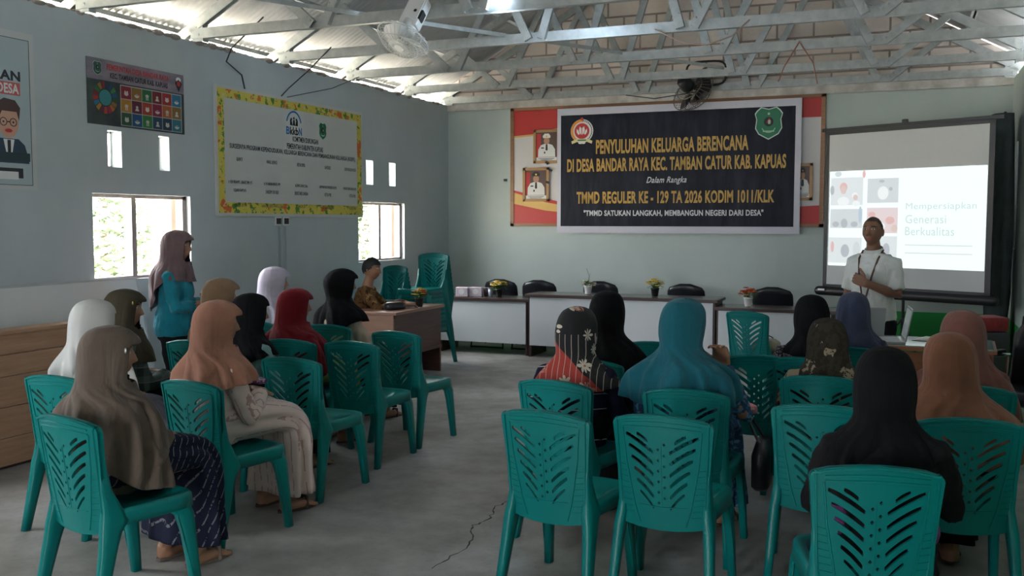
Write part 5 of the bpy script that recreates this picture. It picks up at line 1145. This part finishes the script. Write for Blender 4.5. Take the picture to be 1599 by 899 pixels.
# right block
woman(-1.555, 4.66, 4, 'woman in a floral black and red headscarf, seated on the right side by the aisle', F_FLOR, F_STRIPE, BK, dict(neck=.75, front=.30, back=.30, side=.265, spread=.93), 1.14, -16, seed=11)
woman(-1.61, 5.38, 2, 'woman all in plain black seated right ahead of the floral headscarf', BK, BK2, BK, dict(neck=.75, front=.34, back=.36, side=.30, spread=1.0), 1.18, -8, seed=12)
r, j = woman(-1.00, 4.64, -6, 'woman in a petrol teal headscarf with her hand raised to her chin', F_TEALH, F_BFLOR, F_BFLOR, dict(neck=.75, front=.40, back=.40, side=.36, spread=1.12, fold=.015), 1.215, -30, {1: 'chin', -1: 'lap'}, seed=13)
woman(-.50, 5.98, 8, 'woman in a black headscarf and grey lace shawl, left of the navy headscarf', BK, F_LACE, BK2, dict(neck=.75, front=.24, back=.24, side=.21, spread=.82), 1.14, 4, seed=14)
woman(-.29, 6.52, 4, 'woman in a navy blue headscarf right in front of the speaker', F_NAVY, F_NAVY, BK, dict(front=.42, back=.42, spread=1.0), 1.125, 6, seed=15)
woman(-.36, 5.30, 8, 'woman in a dark olive batik patterned headscarf, slouching', F_BATO, F_BATB, BK, dict(front=.30, back=.31, side=.26, spread=.98, bulge=.012), 1.055, 8, seed=16)
r, j = woman(-.045, 3.52, 6, 'woman in black headscarf and black top with purple skirt, nearest on the right', BK, BK2, F_PURP, dict(neck=.75, front=.32, back=.335, side=.22, spread=.88), 1.145, 2, seed=17, fat=1.06, hem=.40)
woman(.29, 5.28, 6, 'woman in a dusty mauve headscarf beside the black visitor chair', F_ROSE, F_ROSE, BK, dict(front=.42, back=.42, spread=1.06, fold=.016), 1.135, 16, seed=18)
woman(.20, 4.46, 8, 'woman in a rust brown headscarf at the right edge, in front of the mauve one', F_RUST, F_RUST, BK, dict(front=.44, back=.42, side=.40, spread=1.16, fold=.012), 1.10, 18, seed=19)
# standing woman at the window
root = empty('person', (-5.24, 5.86, 0), R(-62), 'woman in a mauve brown headscarf and bright teal top standing by the window', 'person', 'women in headscarves')
j = rig(False, 1.52, R(-6), 'fold', True, 0)
link_mesh('body', body_mesh(j, M_SKIN), None, root, smooth=True); link_mesh('headscarf', hijab_mesh(j, front=.27, back=.50, side=.25, visor=.013, tail=.05, spread=.88, seed=21, fold=.016), F_MAUVE, root, smooth=True)
link_mesh('blouse', top_mesh(j, .93, 1.16, .72, seed=21), F_BLUE, root, smooth=True); link_mesh('trousers', legs_mesh(j, 1.0, .10, 3), F_BPANT, root, smooth=True)
for s in (1, -1): sandal(root, V(s*j['ank'].x, j['ank'].y, 0), (s*.2, 1), M_SHOE, s)
# hair for the men
def hair_mesh(j, low=-.03, th=.010, front=.045):
    b = B(); bm = b.bm; q = bmesh.ops.create_uvsphere(bm, u_segments=40, v_segments=30, radius=1); M_ = Matrix.Translation(j['C']) @ Matrix.Rotation(j['yaw'], 4, 'Z') @ Matrix.Rotation(j['pitch'], 4, 'X'); kill = []
    for v in q['verts']:
        x, y, z = v.co; X, Y, Z = x*(.073+th), y*(.092+th), z*(.112+th)
        if z < 0: X *= 1-.3*(-z)**1.6; Y *= 1-.28*(-z) if y < 0 else 1
        if Z < (front if y > .55 else (front+(low-front)*min(1, (.55-y)/.45)) if y > .1 else low-.04*min(1, max(0, -y))): kill.append(v)
        v.co = M_ @ V(X, Y, Z)
    bmesh.ops.delete(bm, geom=kill, context='VERTS'); me = b.mesh('hair'); folds(me, .003, 60); return me
# man at the desk
root = empty('person', (-5.12, 8.50, 0), R(-68), 'man in a brown batik shirt with cream sleeves seated behind the wooden desk', 'person')
j = rig(True, 1.235, R(-14), {1: 'desk', -1: 'desk'}, False, R(-4), .03)
link_mesh('body', body_mesh(j, M_SKIN), None, root, smooth=True); link_mesh('hair', hair_mesh(j, -.02, .012), M_HAIR, root, smooth=True)
link_mesh('shirt', top_mesh(j, .93, 1.0, None, seed=31), F_BATM, root, smooth=True); link_mesh('trousers', legs_mesh(j, 1, .12, 4), F_BPANT, root, smooth=True)
chair(-5.12-.22, 8.50-.09, -68, 'teal plastic chair under the man in batik behind the wooden desk')
# speaker
root = empty('person', (-.215, 7.98, 0), R(158), 'man in a white short-sleeved shirt with lanyard, speaking in front of the screen', 'person')
j = rig(False, 1.655, R(4), {1: 'down', -1: 'chest'}, False, R(3))
link_mesh('body', body_mesh(j, M_SKIND, .0042), None, root, smooth=True); link_mesh('hair', hair_mesh(j, .0, .003, .075), mat('shaved_hair', (.045, .028, .02), .7), root, smooth=True)
link_mesh('shirt', top_mesh(j, .48, 1.04, .80, .009, .022, 41), F_WSHIRT, root, smooth=True); link_mesh('trousers', legs_mesh(j, 1.05, .07, 5), F_BPANT, root, smooth=True)
nz = j['neck'][0].z
b = B(); b.rings([[V(r_*math.cos(2*PI*i/24), .002+r_*.95*math.sin(2*PI*i/24), z-.02*math.sin(2*PI*i/24)) for i in range(24)] for r_, z in ((.080, nz+.008), (.068, nz+.062), (.063, nz+.060), (.072, nz+.008))], False, False); b.obj('collar', F_WSHIRT, root, smooth=True)
b = B(); b.box((0, .128, 1.15), (.024, .008, .22), Matrix.Rotation(.05, 3, 'X')); b.obj('button_placket', F_WSHIRT, root)
M_LAN = mat('brown_lanyard', (.11, .05, .035), .6); b = B()
for s in (1, -1): b.tube([(s*.05, -.06, nz+.045), (s*.078, .02, nz+.04), (s*.075, .095, nz-.02), (s*.055, .138, nz-.13), (s*.018, .158, nz-.30), (s*.004, .160, nz-.36)], .0075, 6, False)
b.obj('lanyard', M_LAN, root, smooth=True); B().box((0, .163, nz-.43), (.075, .008, .105), None, .003).obj('name_badge', mat('brown_badge', (.17, .06, .03), .5), root)
for s in (1, -1):
    b = B(); A = j['ank']; c = V(s*A.x, A.y, 0); b.rings([[c+V(.048*math.cos(2*PI*i/20)*(1-.1*k), .06+.135*math.sin(2*PI*i/20)*(1-.06*k), z) for i in range(20)] for k, z in enumerate((.001, .03, .06, .08))]); b.obj('shoe', M_BLACK, root, smooth=True)
# bag and pouch
t = empty('shoulder_bag', (-.62, 4.78, .48), 0, 'black shoulder bag hanging at the knee of the woman in the teal headscarf', 'bag')
b = B(); b.rings([sq_ring(0, 0, z, w, d) for z, w, d in ((-.20, .06, .10), (-.17, .09, .20), (-.02, .09, .22), (.05, .05, .18))]); b.obj('bag_body', M_LEATH, t, smooth=True); B().tube([(0, -.08, .04), (-.06, -.05, .14), (-.06, .05, .14), (0, .08, .04)], .008, 6).obj('strap', M_LEATH, t)
t = empty('pink_pouch', (-.73, 4.86, .66), R(30), 'pink pouch on the lap of the woman in the teal headscarf', 'pouch'); B().box((0, 0, 0), (.13, .09, .045), None, .018).obj('pouch_body', fabric('pink_cloth', (.62, .22, .26)), t, smooth=True); B().box((0, -.046, .005), (.09, .004, .006)).obj('zip', M_WHITE, t)
